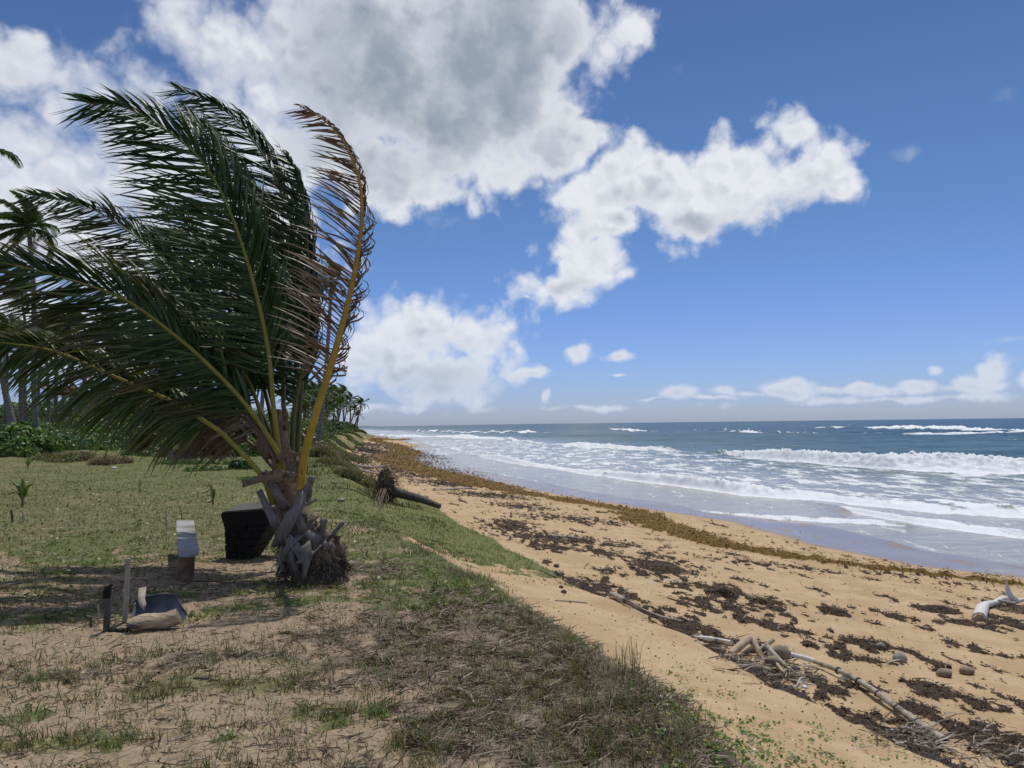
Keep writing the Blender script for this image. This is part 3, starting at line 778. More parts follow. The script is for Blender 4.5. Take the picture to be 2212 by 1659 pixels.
# behind, then forward
frond([(640, 1010), (648, 880), (655, 760), (652, 620), (628, 480), (592, 380), (545, 300), (480, 235), (385, 192)], .5, 1.0, 90, 1.15, G1, G1, wr=.35, seed=2, lrise=.1)
frond([(630, 985), (636, 880), (660, 760), (668, 640), (664, 520), (655, 430), (640, 370), (618, 338)], .3, .5, 80, .85, G1, BT, wr=.45, rt=1.5, seed=3)
frond([(618, 980), (612, 860), (610, 740), (600, 620), (578, 510), (545, 430), (500, 350), (450, 280), (400, 235)], .6, 1.4, 80, 1.05, G2, G2, seed=4)
frond([(600, 1000), (585, 900), (560, 800), (530, 700), (490, 610), (440, 540), (390, 470), (345, 440)], .9, 1.9, 80, 1.0, G1, G1, seed=25)
frond([(640, 1010), (640, 900), (640, 800), (632, 700), (615, 600), (590, 510), (560, 450)], .8, 1.2, 70, 1.0, G1, G1, seed=26, wr=.2)
frond([(604, 981), (589, 871), (560, 780), (525, 700), (480, 620), (430, 560), (370, 510), (320, 500)], .5, 1.5, 80, 1.0, G1, G2, seed=5)
frond([(625, 1050), (574, 937), (547, 844), (506, 768), (450, 690), (383, 602), (332, 544), (250, 480), (168, 440), (60, 420)], .1, .9, 100, 1.05, G2, BT, wl=.35, seed=6, lean=.6, stalk=((.20, .20, .035), (.09, .12, .03)))
frond([(610, 1010), (570, 900), (520, 800), (470, 730), (400, 660), (330, 620), (250, 600)], .7, 1.8, 70, 1.0, G1, BT, seed=16)
frond([(615, 1060), (601, 981), (533, 877), (451, 789), (377, 724), (273, 649), (156, 606), (0, 567), (-120, 560)], -.1, -1.2, 110, 1.15, G2, BT, lean=.55, seed=7, wl=.4, gl=.05, stalk=((.25, .23, .035), (.12, .14, .03)))
frond([(590, 1090), (565, 1027), (497, 953), (462, 923), (374, 869), (311, 841), (237, 809), (128, 762), (32, 743), (-90, 735)], -.1, -.9, 100, .85, (.05, .085, .016), (.12, .13, .03), lean=.3, seed=8, wl=.15, gl=.30, wr=.7, petiole=.30, stalk=((.26, .25, .04), (.24, .23, .05)), label='lowest green frond reaching out to the left')
frond([(600, 1000), (565, 930), (505, 850), (440, 800), (360, 770), (280, 770), (200, 790)], .4, 1.0, 80, .95, G1, BT, seed=9, gl=.12)
frond([(595, 1000), (540, 930), (470, 880), (390, 860), (300, 850), (190, 846), (110, 850)], .5, 1.0, 70, .6, BR1, BR2, w=.028, seed=10, gl=.10, stalk=(BR1, BR1), wl=.3, label='dry brown frond under the green ones')
frond([(590, 1010), (545, 960), (490, 925), (430, 915), (360, 930), (300, 965)], .2, .7, 70, .7, BR2, BR1, w=.026, seed=12, gl=.22, stalk=(BR1, BR1), label='dead grey frond hanging by the trunk', sparse=.1)
frond([(600, 1000), (560, 935), (510, 890), (450, 880), (380, 890), (320, 920)], -.2, .2, 60, .6, (.19, .16, .13), BR1, w=.024, seed=13, gl=.18, stalk=(BR1, BR1), sparse=.15, label='dead brown frond hanging by the trunk')
# the big one in the middle and the yellow-stalked brown one: leaflets one by one
leaf_ids = []
frond([(607, 1021), (600, 960), (590, 870), (580, 760), (555, 640), (520, 520), (478, 415), (425, 335), (350, 275), (270, 232), (190, 222)], -.1, -.6, 84, 1.22, G2, G1, w=.030, wl=.28, wr=.22, rt=1.2, seed=14, lean=.25, single=M_LEAF, stalk=((.24, .22, .035), (.10, .13, .03)), label='tallest green frond with a yellow midrib', lrise=.12)
frond([(648, 1065), (655, 1000), (680, 900), (715, 790), (745, 680), (768, 580), (782, 470), (775, 385), (742, 305), (692, 252), (650, 232)], -.2, -.5, 66, .80, BR1, BR2, w=.024, wl=.35, wr=.8, seed=15, lean=.38, petiole=.26, r0=.048, rt=.5, right_len=.6, gl=.05, updepth=.25,
      stalk=((.42, .28, .02), (.30, .19, .04)), single=M_DRY, label='yellow stalked frond with withered brown leaflets')
so = pbuild(STUFF_LEAF, 'leaflets', M_LEAF); so['kind'] = 'stuff'

# trunk: leaning base then upright core
tb = MB(porg)
def tp(u, v, dy=0): return px(u, v, PD + dy)
tb.tube(smooth_path([tp(712, 1300, .1), tp(684, 1230, .05), tp(655, 1170, .02), tp(630, 1100, 0), (tp(618, 1050, 0)), tp(612, 1000, .05), tp(603, 940, .1), tp(597, 885, .12)], 30),
        list(np.interp(np.linspace(0, 1, 30), [0, .12, .3, .45, .6, .8, 1], [.30, .285, .225, .18, .14, .10, .05])), 26, rough=.09)
pbuild(tb, 'trunk', M_HUSK)
def strip_part(name, pix, widths, mat, dy=-.25, thick=.012, side=(1, 0, 0), curl=.3, label=None):
    mb = MB(porg); n = max(8, len(pix) * 3)
    path = smooth_path([tp(p[0], p[1], dy if len(p) < 3 else p[2]) for p in pix], n)
    ws = np.interp(np.linspace(0, 1, n), np.linspace(0, 1, len(widths)), widths)
    ws = [w_ * (1 + .08 * math.sin(i * 2.1)) for i, w_ in enumerate(ws)]
    mb.slab(path, ws, thick, side, curl=curl)
    o = pbuild(mb, name, mat)
    if label: o['label'] = label
    return o
k_ = PD / FOC                                         # metres per photo px here
# dead petiole bases crossing over the trunk (pixel paths)
for pix, w in [
    ([(655, 1060, -.25), (650, 1090, -.32), (625, 1125, -.36), (600, 1165, -.33), (588, 1180, -.3)], [22, 20, 26, 24, 8]),
    ([(572, 1018, -.2), (590, 1050, -.26), (610, 1085, -.28), (622, 1100, -.25)], [10, 14, 18, 14]),
    ([(560, 1060, -.15), (580, 1100, -.22), (600, 1140, -.26), (612, 1165, -.2)], [12, 16, 18, 12]),
    ([(655, 1075, -.2), (668, 1050, -.25), (676, 1030, -.3)], [18, 16, 14]),
    ([(664, 1085, -.2), (668, 1068, -.22), (671, 1052, -.2)], [12, 11, 8]),
    ([(640, 1098, -.3), (662, 1092, -.34), (686, 1078, -.38)], [8, 8, 5]),
    ([(618, 1155, -.3), (640, 1180, -.36), (660, 1215, -.36)], [14, 18, 16]),
    ([(658, 1178, -.4), (664, 1195, -.45), (662, 1220, -.48), (657, 1250, -.5)], [28, 20, 12, 5]),
    ([(640, 1095, -.28), (645, 1120, -.32), (660, 1150, -.3), (680, 1160, -.25)], [14, 18, 14, 10]),
    ([(680, 1110, -.1), (672, 1140, -.25), (650, 1160, -.33), (620, 1185, -.36), (612, 1215, -.3)], [8, 12, 14, 12, 8]),
    ([(695, 1165, -.2), (698, 1140, -.25), (700, 1122, -.28)], [12, 13, 16]),
    ([(716, 1168, -.15), (724, 1150, -.18), (742, 1128, -.2)], [12, 9, 8]),
    ([(630, 1200, -.3), (622, 1170, -.33), (612, 1150, -.3)], [18, 12, 8]),
    ([(640, 1235, -.3), (630, 1200, -.35), (640, 1170, -.36)], [8, 14, 12]),
    ([(690, 1180, -.32), (670, 1200, -.4), (640, 1215, -.38)], [20, 18, 8]),
    ([(612, 1235, -.2), (606, 1205, -.25), (612, 1180, -.25)], [8, 12, 10]),
    ([(700, 1190, -.3), (680, 1165, -.33), (655, 1150, -.33)], [22, 24, 14]),
    ([(725, 1200, -.25), (705, 1180, -.33), (680, 1172, -.3)], [20, 22, 12])]:
    strip_part('dead_leaf_base', pix, [x * k_ for x in w], M_BOOT, thick=.016, side=(.9, .1, .45), curl=.45)
# old bases wrapping the butt like shingles
rnd = random.Random(31)
for i in range(84):
    t = rnd.uniform(0, 1); cu, cv = 640 + 62 * t + rnd.uniform(-8, 8), 1130 + 84 * t
    hw = 34 + 22 * t; off = rnd.uniform(-.9, .9); u0 = cu + off * hw * .9; v0 = cv - off * hw * .35
    dy_ = -(.17 + .10 * t) * math.sqrt(max(0, 1 - off * off)) - .05
    L_ = rnd.uniform(26, 52); a = rnd.uniform(.5, 1.25); du, dv = L_ * math.cos(a), L_ * math.sin(a)
    if rnd.random() < .35: du = -du
    strip_part('dead_leaf_base', [(u0 - du / 2, v0 - dv / 2, dy_ - .01), (u0, v0, dy_ - .04), (u0 + du / 2, min(v0 + dv / 2, 1246), dy_ - rnd.uniform(-.01, .03))], [rnd.uniform(14, 24) * k_, rnd.uniform(12, 20) * k_, rnd.uniform(3, 9) * k_], rnd.choice([M_BARK, M_HUSK, M_HUSK]), thick=.008, side=(.8, .1, .6), curl=.4)
# fibrous sheaths
strip_part('leaf_sheath', [(524, 1045, -.25), (548, 1040, -.3), (575, 1030, -.34), (610, 1028, -.34), (640, 1034, -.25)], [16 * k_, 12 * k_, 22 * k_, 26 * k_, 20 * k_], M_HUSK, thick=.006, side=(.1, 0, 1), curl=.4, label='brown fibrous sheath sticking out left of the trunk')
strip_part('leaf_sheath', [(592, 990, -.2), (612, 985, -.26), (632, 982, -.22), (640, 992, -.15)], [6 * k_, 12 * k_, 16 * k_, 8 * k_], M_HUSK, thick=.006, side=(.1, 0, 1), curl=.9)
strip_part('leaf_sheath', [(610, 870, 0), (618, 900, -.05), (616, 930, -.03)], [6 * k_, 14 * k_, 9 * k_], M_HUSK, thick=.01, side=(1, 0, 0), curl=.6)
strip_part('leaf_sheath', [(622, 985, -.14), (634, 1000, -.18), (642, 1030, -.2)], [24 * k_, 30 * k_, 28 * k_], M_HUSK, thick=.01, side=(1, 0, 0), curl=.7)
hk = MB(porg)
hk.blob(tp(568, 955, .05), (.07, .07, .14), rough=.08, nu=12, nv=9); hk.blob(tp(578, 975, .05), (.05, .06, .09), rough=.08)
pbuild(hk, 'flower_sheath', M_HUSK)
hr = MB(porg); rnd = random.Random(5)
for i in range(2600):                                       # hairy fibre around the butt
    u = rnd.uniform(605, 745); v = rnd.uniform(1140, 1240)
    if v < 1120 + (u - 610) * .5: continue
    tt = min(1, max(0, (v - 1130) / 84)); of = max(-1, min(1, (u - 640 - 62 * tt) / (36 + 24 * tt))); p = tp(u, v, -(.19 + .11 * tt) * math.sqrt(1 - of * of) - .03); q = p + Vector((rnd.uniform(-.10, .10), rnd.uniform(-.06, .03), rnd.uniform(-.16, .02)))
    mid = p.lerp(q, .5) + Vector((rnd.uniform(-.03, .03), -.03, rnd.uniform(-.02, .03)))
    cc = rnd.choice([(.13, .11, .09), (.20, .17, .14), (.07, .055, .045), (.10, .08, .06)])
    hr.strip([p, mid, q], [.012, .010, .003], (rnd.uniform(-1, 1), .2, rnd.uniform(-1, 1)), col=cc)
o = pbuild(hr, 'bark_fibre', M_LITTER); o['kind'] = 'stuff'
# ------------------------------------------------------------------ distant coconut palms
def palm_frond_mesh(mb, org, phi, elev, L, col, tip, rnd, nl=26, w=.05, wind=.10, grav=.10, lw=1.0, stem=(.10, .11, .04)):
    d = Vector((math.cos(phi) * math.cos(elev), math.sin(phi) * math.cos(elev), math.sin(elev)))
    p = org.copy(); path = [p.copy()]; n = 9
    for i in range(n):
        s = (i + 1) / n
        d = (d + Vector((-1, .1, 0)) * wind * (.4 + s) + Vector((0, 0, -1)) * grav * (.5 + s)).normalized()
        p = p + d * L / n; path.append(p.copy())
    mb.tube(path, list(np.linspace(.035 * lw, .006, n + 1)), 3, m=0, col=stem, cap=False)
    for k in range(nl):
        q = .12 + .88 * (k + .5) / nl; f = q * n; i = min(int(f), n - 1); P0 = path[i].lerp(path[i + 1], f - i)
        T = (path[i + 1] - path[i]).normalized(); S = T.cross(Vector((0, 0, 1)))
        if S.length < .1: S = T.cross(Vector((0, 1, 0)))
        S.normalize(); LL = L * .24 * (math.sin(math.pi * min(1, q * .9 + .12)) ** .5) * rnd.uniform(.8, 1.1)
        for sg in (1, -1):
            dd = (S * sg * .8 + T * .75 + Vector((0, 0, -.15))).normalized()
            a = P0; dd2 = (dd + Vector((-1, .1, 0)) * wind * 2.8 + Vector((0, 0, -.30 - grav * 1.5))).normalized()
            m_ = a + dd * LL * .5; e = m_ + dd2 * LL * .55
            wv = T * (w * .5) + Vector((0, 0, w * .2)); ca = rnd.uniform(.6, 1.4)
            c = tuple(x * ca for x in col); c2 = tuple(x * ca for x in tip)
            mb.add([a - wv, a + wv, m_ + wv, m_ - wv, e], [(0, 1, 2, 3), (3, 2, 4)], 0, [c, c, c, c, c2])
GR = (.048, .078, .022); GR2 = (.075, .10, .03); YL = (.15, .13, .045); DB = (.13, .095, .06)
def crown_mesh(name, seed, L=2.6, nf=18, dead=3, lw=1.0, wind=.19):
    rnd = random.Random(seed); mb = MB()
    for i in range(nf):
        phi = 2.4 * i + rnd.uniform(-.2, .2); elv = 1.25 - 1.5 * (i / nf) + rnd.uniform(-.15, .15)
        palm_frond_mesh(mb, Vector((0, 0, 0)), phi, elv, L * rnd.uniform(.8, 1.1), GR if i % 3 else GR2, GR2 if rnd.random() < .6 else YL, rnd, wind=wind, grav=.09 + .05 * i / nf, w=.055 * lw, lw=lw)
    for i in range(dead):
        palm_frond_mesh(mb, Vector((0, 0, -.2)), rnd.uniform(0, 6.3), -.7, L * .7, DB, DB, rnd, nl=16, wind=.05, grav=.25, w=.05)
    return make_mesh(name, np.array(mb.V), mb.F, [M_SHRUB], False, {'col': np.array(mb.C)})
CROWNS = [crown_mesh('crown', 100 + i, L=2.5 + .15 * (i % 3), nf=16 + i % 4, dead=2 + i % 3, lw=1.5) for i in range(6)]
def trunk_obj(base, top, r, parent, bend=.06, name='trunk', seed=0, flare=1.7):
    rnd = random.Random(seed); mb = MB(base); d = top - base
    mid1 = base + d * .3 + Vector((rnd.uniform(-.5, .5), rnd.uniform(-.5, .5), 0)) * bend * d.length * .5
    mid2 = base + d * .7 + Vector((rnd.uniform(-.2, 1), rnd.uniform(-.5, .5), 0)) * bend * d.length * .5
    n = 12; path = smooth_path([base - Vector((0, 0, .3)), mid1, mid2, top], n)
    mb.tube(path, [r * (flare if i == 0 else 1.25 if i == 1 else 1.0 - .35 * i / n) for i in range(n)], 8, rough=.04)
    mb.org = Vector(base); return mb.build(name, M_TRUNK, parent)
def bg_palm(ub, vb, ut, vt, y, label, group, r=.15, sc=1.0, crown=0, z0=None, seed=0, wind_rot=0.0, nearfronds=0, name='coconut_palm'):
    top = px(ut, vt, y); b = px(ub, vb, y); b.z = h1(b.x, b.y) if z0 is None else z0
    t = empty(name, b, label, 'palm tree', group)
    trunk_obj(b, top, r, t, seed=seed)
    if nearfronds:
        rnd = random.Random(seed)
        for i in range(nearfronds):
            mb = MB(b); phi = 2.4 * i; elv = 1.2 - 1.6 * i / nearfronds
            palm_frond_mesh(mb, top, phi, elv, 2.7 * sc * rnd.uniform(.85, 1.1), GR if i % 3 else GR2, GR2, rnd, nl=38, w=.085, wind=.20, grav=.10 + .08 * i / nearfronds)
            mb.build('frond', M_SHRUB, t, False)
        mb = MB(b)
        for i in range(7):
            a = i * .9; mb.blob(top + Vector((.22 * math.cos(a), .22 * math.sin(a), -.25 - .08 * (i % 2))), .12, col=(.10, .11, .04), rough=.04, nu=8, nv=6)
        mb.build('coconuts', M_SHRUB, t)
    else:
        c = link('crown', CROWNS[crown % 6], t); c.location = top - b; c.scale = (sc, sc, sc); c.rotation_euler = (0, 0, wind_rot)
    return t
# the tall ones at the left edge
bg_palm(83, 975, 62, 492, 38, 'tall thin palm at left with its crown over the field, rope tied to its trunk', None, r=.15, sc=.88, nearfronds=24, seed=3)
bg_palm(34, 945, -62, 325, 43, 'thick leaning palm trunk flared at its foot, at the left edge of the dune', None, r=.17, sc=1.1, nearfronds=16, seed=4)
bg_palm(684, 905, 716, 605, 47, 'tall palm showing between the brown leaflets right of the big palm', None, r=.15, sc=.72, nearfronds=16, seed=6)
GRP = 'coconut palms in the grove behind the field'
desc = ['coconut palm in the shady grove behind the field', 'coconut palm in the shady grove behind the field']
rnd = random.Random(21)
grove = [(75, 905, 90, 800, 62), (125, 900, 118, 775, 66), (152, 897, 160, 790, 70), (190, 900, 180, 800, 62), (235, 905, 235, 765, 58), (262, 905, 268, 800, 63), (300, 905, 290, 775, 66), (345, 905, 352, 795, 60),
         (390, 905, 395, 800, 66), (440, 905, 436, 810, 70), (480, 905, 490, 795, 60), (520, 905, 520, 790, 66), (560, 905, 566, 800, 60), (45, 905, 40, 790, 72), (10, 905, 14, 800, 66), (610, 905, 620, 780, 66), (-30, 905, -28, 800, 62),
         (110, 905, 100, 830, 85), (210, 905, 215, 835, 85), (330, 905, 320, 830, 88), (420, 905, 410, 835, 90)]
for i, (ub, vb, ut, vt, y) in enumerate(grove):
    vt -= 28 + 22 * (i % 3); y = y * .86 if i < 16 else y
    bg_palm(ub, vb, ut, vt, y, 'coconut palm in the shady grove behind the field', GRP, r=rnd.uniform(.13, .2), sc=rnd.uniform(.9, 1.2), crown=i, seed=40 + i)
GRH = 'coconut palms crowded on the headland'
head = [(764, 930, 780, 872, 205, 1.0), (758, 930, 755, 862, 195, 1.1), (745, 930, 740, 850, 180, 1.15), (733, 930, 728, 858, 175, 1.1), (722, 930, 716, 846, 165, 1.1), (708, 930, 704, 862, 160, 1.2),
        (740, 930, 748, 878, 190, 1.0), (752, 930, 766, 884, 200, .9), (726, 930, 736, 872, 172, 1.1), (714, 930, 722, 880, 160, 1.1), (698, 930, 690, 842, 150, 1.1), (690, 930, 684, 862, 140, 1.1), (700, 930, 700, 885, 140, 1.0),
        (680, 930, 674, 846, 130, 1.1), (668, 930, 664, 866, 120, 1.0), (660, 930, 650, 850, 112, 1.0), (676, 930, 680, 882, 120, 1.0), (650, 930, 640, 862, 105, 1.0), (655, 930, 660, 888, 100, .9), (640, 930, 632, 842, 96, 1.0),
        (770, 930, 774, 896, 215, .8), (735, 930, 712, 870, 185, 1.0), (690, 930, 712, 892, 150, .9), (668, 930, 694, 898, 118, .8)]
for (ub, ut, vt, y, r_, lab) in ((58, 46, 640, 52, .13, 'slim palm trunk between the flared trunk and the thin tall palm'), (132, 150, 700, 50, .13, 'slim palm right of the tall thin one, crown among the fronds'), (104, 96, 735, 56, .14, 'shorter palm just behind the tall thin trunk')):
    bg_palm(ub, 905, ut, vt, y, lab, None, r=r_, sc=.95, crown=ub, seed=ub)
for i, (ub, vb, ut, vt, y, sc) in enumerate(head):
    lab = 'wind-bent palm standing alone at the tip of the headland' if i == 0 else 'coconut palm crowded on the headland at the end of the beach'
    bg_palm(ub, vb, ut, vt, y, lab, None if i == 0 else GRH, r=rnd.uniform(.16, .24), sc=sc * 1.15, crown=i + 2, seed=80 + i)

# ------------------------------------------------------------------ leaves: bushes, scrub
def blades(x, y, z, hgt, wid, lean, col, g, tipk=1.25):
    n = len(x); a = g.uniform(0, 2 * np.pi, n); b = g.uniform(0, 2 * np.pi, n)
    wx, wy = np.cos(a) * wid / 2, np.sin(a) * wid / 2
    lx, ly = np.cos(b) * lean * hgt - .25 * hgt * lean, np.sin(b) * lean * hgt
    V = np.stack([np.stack([x - wx, y - wy, z], 1), np.stack([x + wx, y + wy, z], 1),
                  np.stack([x + lx * .35 + wx * .8, y + ly * .35 + wy * .8, z + hgt * .55], 1), np.stack([x + lx * .35 - wx * .8, y + ly * .35 - wy * .8, z + hgt * .55], 1),
                  np.stack([x + lx, y + ly, z + hgt * (1 - .35 * lean)], 1)], 1).reshape(-1, 3)
    i = np.arange(n)[:, None] * 5
    F = np.concatenate([i + np.array([[0, 1, 2]]), i + np.array([[0, 2, 3]]), i + np.array([[3, 2, 4]])], 0)
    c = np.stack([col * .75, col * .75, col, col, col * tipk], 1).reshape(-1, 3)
    return V, F, c
def leaf_cloud(V0, N0, size, cols, rng_, elong=1.5):
    """quads at points V0 with rough normals N0"""
    n = len(V0); nrm = N0 + rng_.normal(0, .6, (n, 3)); nrm /= np.linalg.norm(nrm, axis=1)[:, None]
    a = np.cross(nrm, rng_.normal(0, 1, (n, 3))); a /= np.linalg.norm(a, axis=1)[:, None] + 1e-9; b = np.cross(nrm, a)
    s = size * rng_.uniform(.6, 1.3, n); a = a * (s * elong)[:, None]; b = b * s[:, None] * .5
    V = np.stack([V0 - a * .5, V0 + b - a * .1, V0 + a * .5, V0 - b - a * .1], 1).reshape(-1, 3)
    F = np.arange(n * 4).reshape(n, 4)
    c = np.repeat(cols, 4, 0)
    return V, F, c
def pick_cols(n, pal, rng_, var=.3):
    pal = np.array(pal); c = pal[rng_.integers(0, len(pal), n)] * rng_.uniform(1 - var, 1 + var, (n, 1)); return c
def mound(name, cx, cy, rx, ry, hz, n, size, pal, label, cat, group=None, seed=1, stems=True, kind=None, elong=1.5, z0=None):
    g = np.random.default_rng(seed)
    ph = g.uniform(0, 2 * np.pi, n); th = np.arccos(g.uniform(0, 1, n)); rad = g.uniform(.55, 1.05, n) ** .5
    d = np.stack([np.sin(th) * np.cos(ph), np.sin(th) * np.sin(ph), np.cos(th)], 1)
    lump = 1 + .35 * fbm(d[:, 0] * 2.3 + seed, d[:, 1] * 2.3 + d[:, 2] * 2, 3, seed)
    hole = fbm(d[:, 0] * 4 + seed, d[:, 1] * 4 + d[:, 2] * 3, 2, seed + 5)
    V0 = d * (rad * lump)[:, None] * np.array([rx, ry, hz]); V0 = V0[hole > -.33]; d = d[hole > -.33]
    x = V0[:, 0] + cx; y = V0[:, 1] + cy; z = H(x, y, False)
    org = np.array([cx, cy, h1(cx, cy)])
    Vw = np.stack([x, y, z + V0[:, 2]], 1)
    V, F, c = leaf_cloud(Vw, d, size, pick_cols(len(Vw), pal, g), g, elong)
    t = link(name, make_mesh(name, V - org, F, [M_SHRUB], False, {'col': c}), None, Vector(org)) if not stems else None
    if stems:
        t = empty(name, Vector(org)); link('foliage', make_mesh('foliage', V - org, F, [M_SHRUB], False, {'col': c}), t)
        mb = MB(org); rr2 = random.Random(seed)
        for i in range(14):
            a = rr2.uniform(0, 6.28); q = rr2.uniform(.3, .95)
            e = Vector((cx + rx * q * math.cos(a), cy + ry * q * math.sin(a), org[2] + hz * rr2.uniform(.5, 1.0)))
            mb.tube([Vector((cx + rx * q * .5 * math.cos(a), cy + ry * q * .5 * math.sin(a), org[2] - .05)), (Vector(org) + e) / 2 + Vector((0, 0, .2 * hz)), e], [.03, .02, .008], 4, col=(.22, .19, .16), cap=False)
        mb.build('stems', M_LITTER, t)
    tag(t, label, cat, group, kind); return t
GRN = [(.075, .15, .028), (.12, .21, .04), (.045, .09, .022), (.18, .25, .06)]
OLV = [(.10, .115, .04), (.07, .085, .03), (.16, .155, .065)]
DRYC = [(.24, .19, .135), (.16, .125, .095), (.30, .25, .185), (.11, .09, .065)]
def tuft(name, u, v, y, rpx, hpx, n, pal, label, cat, seed, leafy=.0):
    g = np.random.default_rng(seed); p = px(u, v, y); k = y / FOC; org = np.array([p.x, p.y, h1(p.x, p.y)])
    nc = 26; ca, cr = g.uniform(0, 6.283, nc), np.sqrt(g.uniform(0, 1, nc)); cx_, cy_ = p.x + np.cos(ca) * cr * rpx * k, p.y + np.sin(ca) * cr * rpx * k * .8
    ci = g.integers(0, nc, n); hh = g.uniform(.45, 1.15, nc)[ci] * (1.1 - .5 * cr[ci])
    x = cx_[ci] + g.normal(0, .14 * rpx * k, n); y_ = cy_[ci] + g.normal(0, .14 * rpx * k, n)
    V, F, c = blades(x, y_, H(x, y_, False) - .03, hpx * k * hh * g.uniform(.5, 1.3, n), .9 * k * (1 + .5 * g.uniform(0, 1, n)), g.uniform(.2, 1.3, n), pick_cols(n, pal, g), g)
    t = empty(name, Vector(org), label, cat)
    link('stems', make_mesh('stems', V - org, F, [M_GRASS], False, {'col': c}), t)
    if leafy:
        m = int(n * leafy); ci = g.integers(0, nc, m); x = cx_[ci] + g.normal(0, .2 * rpx * k, m); y_ = cy_[ci] + g.normal(0, .2 * rpx * k, m)
        V0 = np.stack([x, y_, H(x, y_, False) + g.uniform(0, .8, m) * hpx * k * hh[:m] * .8], 1)
        V, F, c = leaf_cloud(V0, np.tile([0, 0, .6], (m, 1)), 2.6 * k, pick_cols(m, GRN + OLV, g), g, 1.5)
        link('leaves', make_mesh('leaves', V - org, F, [M_SHRUB], False, {'col': c}), t)
    return t
def mnd(u, v, y, rpx, hpx, **k):
    p = px(u, v, y); r = rpx * y / FOC
    return mound('sea_grape_bush' if 'name' not in k else k.pop('name'), p.x, p.y, r, k.pop('ry', r * .8), hpx * y / FOC, **k)
mnd(30, 985, 37, 95, 58, n=9000, size=.12, pal=GRN, label='dense leafy green bush at the left edge of the lawn', cat='bush', seed=1)
mnd(170, 965, 40, 110, 34, n=9000, size=.12, pal=GRN, label='wide green creeper mound right of the thin palm trunk', cat='bush', seed=2)
mnd(240, 930, 44, 110, 42, n=8000, size=.12, pal=GRN + OLV, label='green bush mound on the dune behind the lawn', cat='bush', seed=3)
mnd(95, 925, 47, 130, 22, n=7000, size=.13, pal=GRN, label='low green bushes between the palm trunks at left', cat='bush', seed=4)
mnd(330, 975, 38, 60, 20, n=4000, size=.10, pal=GRN, label='small green bush beside the wooden fence post', cat='bush', seed=5)
mnd(430, 1000, 33, 90, 9, n=3500, size=.08, pal=GRN, label='low green creeper under the heap of dead fronds', cat='bush', seed=6)
mnd(520, 1008, 29, 26, 22, n=1600, size=.09, pal=[(.03, .065, .015), (.05, .1, .02)], label='small round dark green bush left of the big palm', cat='bush', seed=7)
mnd(445, 1008, 28, 46, 9, n=1500, size=.07, pal=GRN, label='flat green weed patch on the lawn before the dead fronds', cat='bush', seed=8)
mnd(560, 1030, 24, 44, 7, n=1300, size=.06, pal=GRN, label='flat green weed patch near the big palm trunk', cat='bush', seed=9)
mnd(560, 965, 42, 90, 40, n=7000, size=.11, pal=OLV + GRN, label='olive scrub seen behind the big palm', cat='bush', seed=10)
mnd(650, 945, 50, 60, 40, n=6000, size=.12, pal=OLV, label='olive scrub at the top of the bank behind the palm', cat='bush', seed=11)
mnd(690, 960, 46, 50, 26, n=4000, size=.11, pal=OLV + DRYC, label='half dry scrub on the bank above the beach', cat='bush', seed=12)
tuft('dry_bush', 150, 988, 35, 62, 22, 6000, DRYC + OLV, 'dry brown weeds before the green creeper at left', 'dry bush', 13, .15)
tuft('dry_bush', 245, 992, 33.5, 40, 26, 4500, DRYC, 'dry grey twiggy weed at the edge of the lawn', 'dry bush', 14)
# heap of dead palm fronds
dp = px(440, 985, 36); dead = empty('dead_frond_heap', Vector((dp.x, dp.y, h1(dp.x, dp.y))), 'dark heap of dead palm fronds on the far side of the lawn', 'dead fronds')
mb = MB(dead.location); rnd = random.Random(8)
for i in range(520):
    a = rnd.uniform(-1.5, 1.5); b0 = dead.location + Vector((rnd.uniform(-.5, .9), rnd.uniform(-.4, .4), rnd.uniform(.9, 1.7)))
    e = dead.location + Vector((rnd.uniform(-1.6, 1.5), rnd.uniform(-.8, .6), rnd.uniform(-.05, .25)))
    m_ = b0.lerp(e, .5) + Vector((rnd.uniform(-.2, .2), 0, rnd.uniform(.0, .4)))
    mb.strip([b0, m_, e], [.05, .045, .015], (rnd.uniform(-1, 1), rnd.uniform(-1, 1), .3), col=rnd.choice([(.06, .045, .035), (.11, .085, .065), (.20, .165, .13), (.035, .028, .022)]))
mb.build('fronds', M_LITTER, dead)
# bank scrub right of the palm and headland undergrowth
for i, (u, v, y, r, h, pal, lab) in enumerate([
    (700, 985, 38, 40, 30, DRYC + OLV, 'dry wispy scrub on the bank just right of the palm'),
    (735, 1000, 33, 34, 26, DRYC + OLV, 'olive and brown scrub halfway along the bank edge'),
    (765, 1025, 27, 34, 22, OLV + DRYC, 'grey green shrub hanging over the bank edge'),
    (790, 1040, 22, 34, 14, GRN + OLV, 'leafy shrub beside the root ball of the fallen trunk'),
    (715, 960, 52, 34, 20, DRYC + OLV, 'grey leafless scrub higher on the bank'),
    (745, 955, 70, 40, 16, DRYC + OLV, 'dark scrub at the foot of the eroded cliff'),
    (690, 930, 75, 60, 22, OLV + GRN, 'green scrub below the headland palms'),
    (722, 945, 95, 26, 10, DRYC + OLV, 'brown scrub on the grassy slope of the headland'), (742, 944, 125, 22, 8, OLV + DRYC, 'olive scrub lower on the headland slope'), (758, 942, 155, 18, 8, DRYC + OLV, 'dry scrub near the headland tip'),
    (768, 950, 120, 14, 6, DRYC, 'grey scrub at the base of the headland by the weed'), (772, 939, 190, 12, 7, OLV + DRYC, 'dark scrub right under the headland tip palms')]):
    tuft('bank_shrub', u, v, y, r * 1.15, h * 1.1, 6500, pal, lab, 'bush', 200 + i, .45)
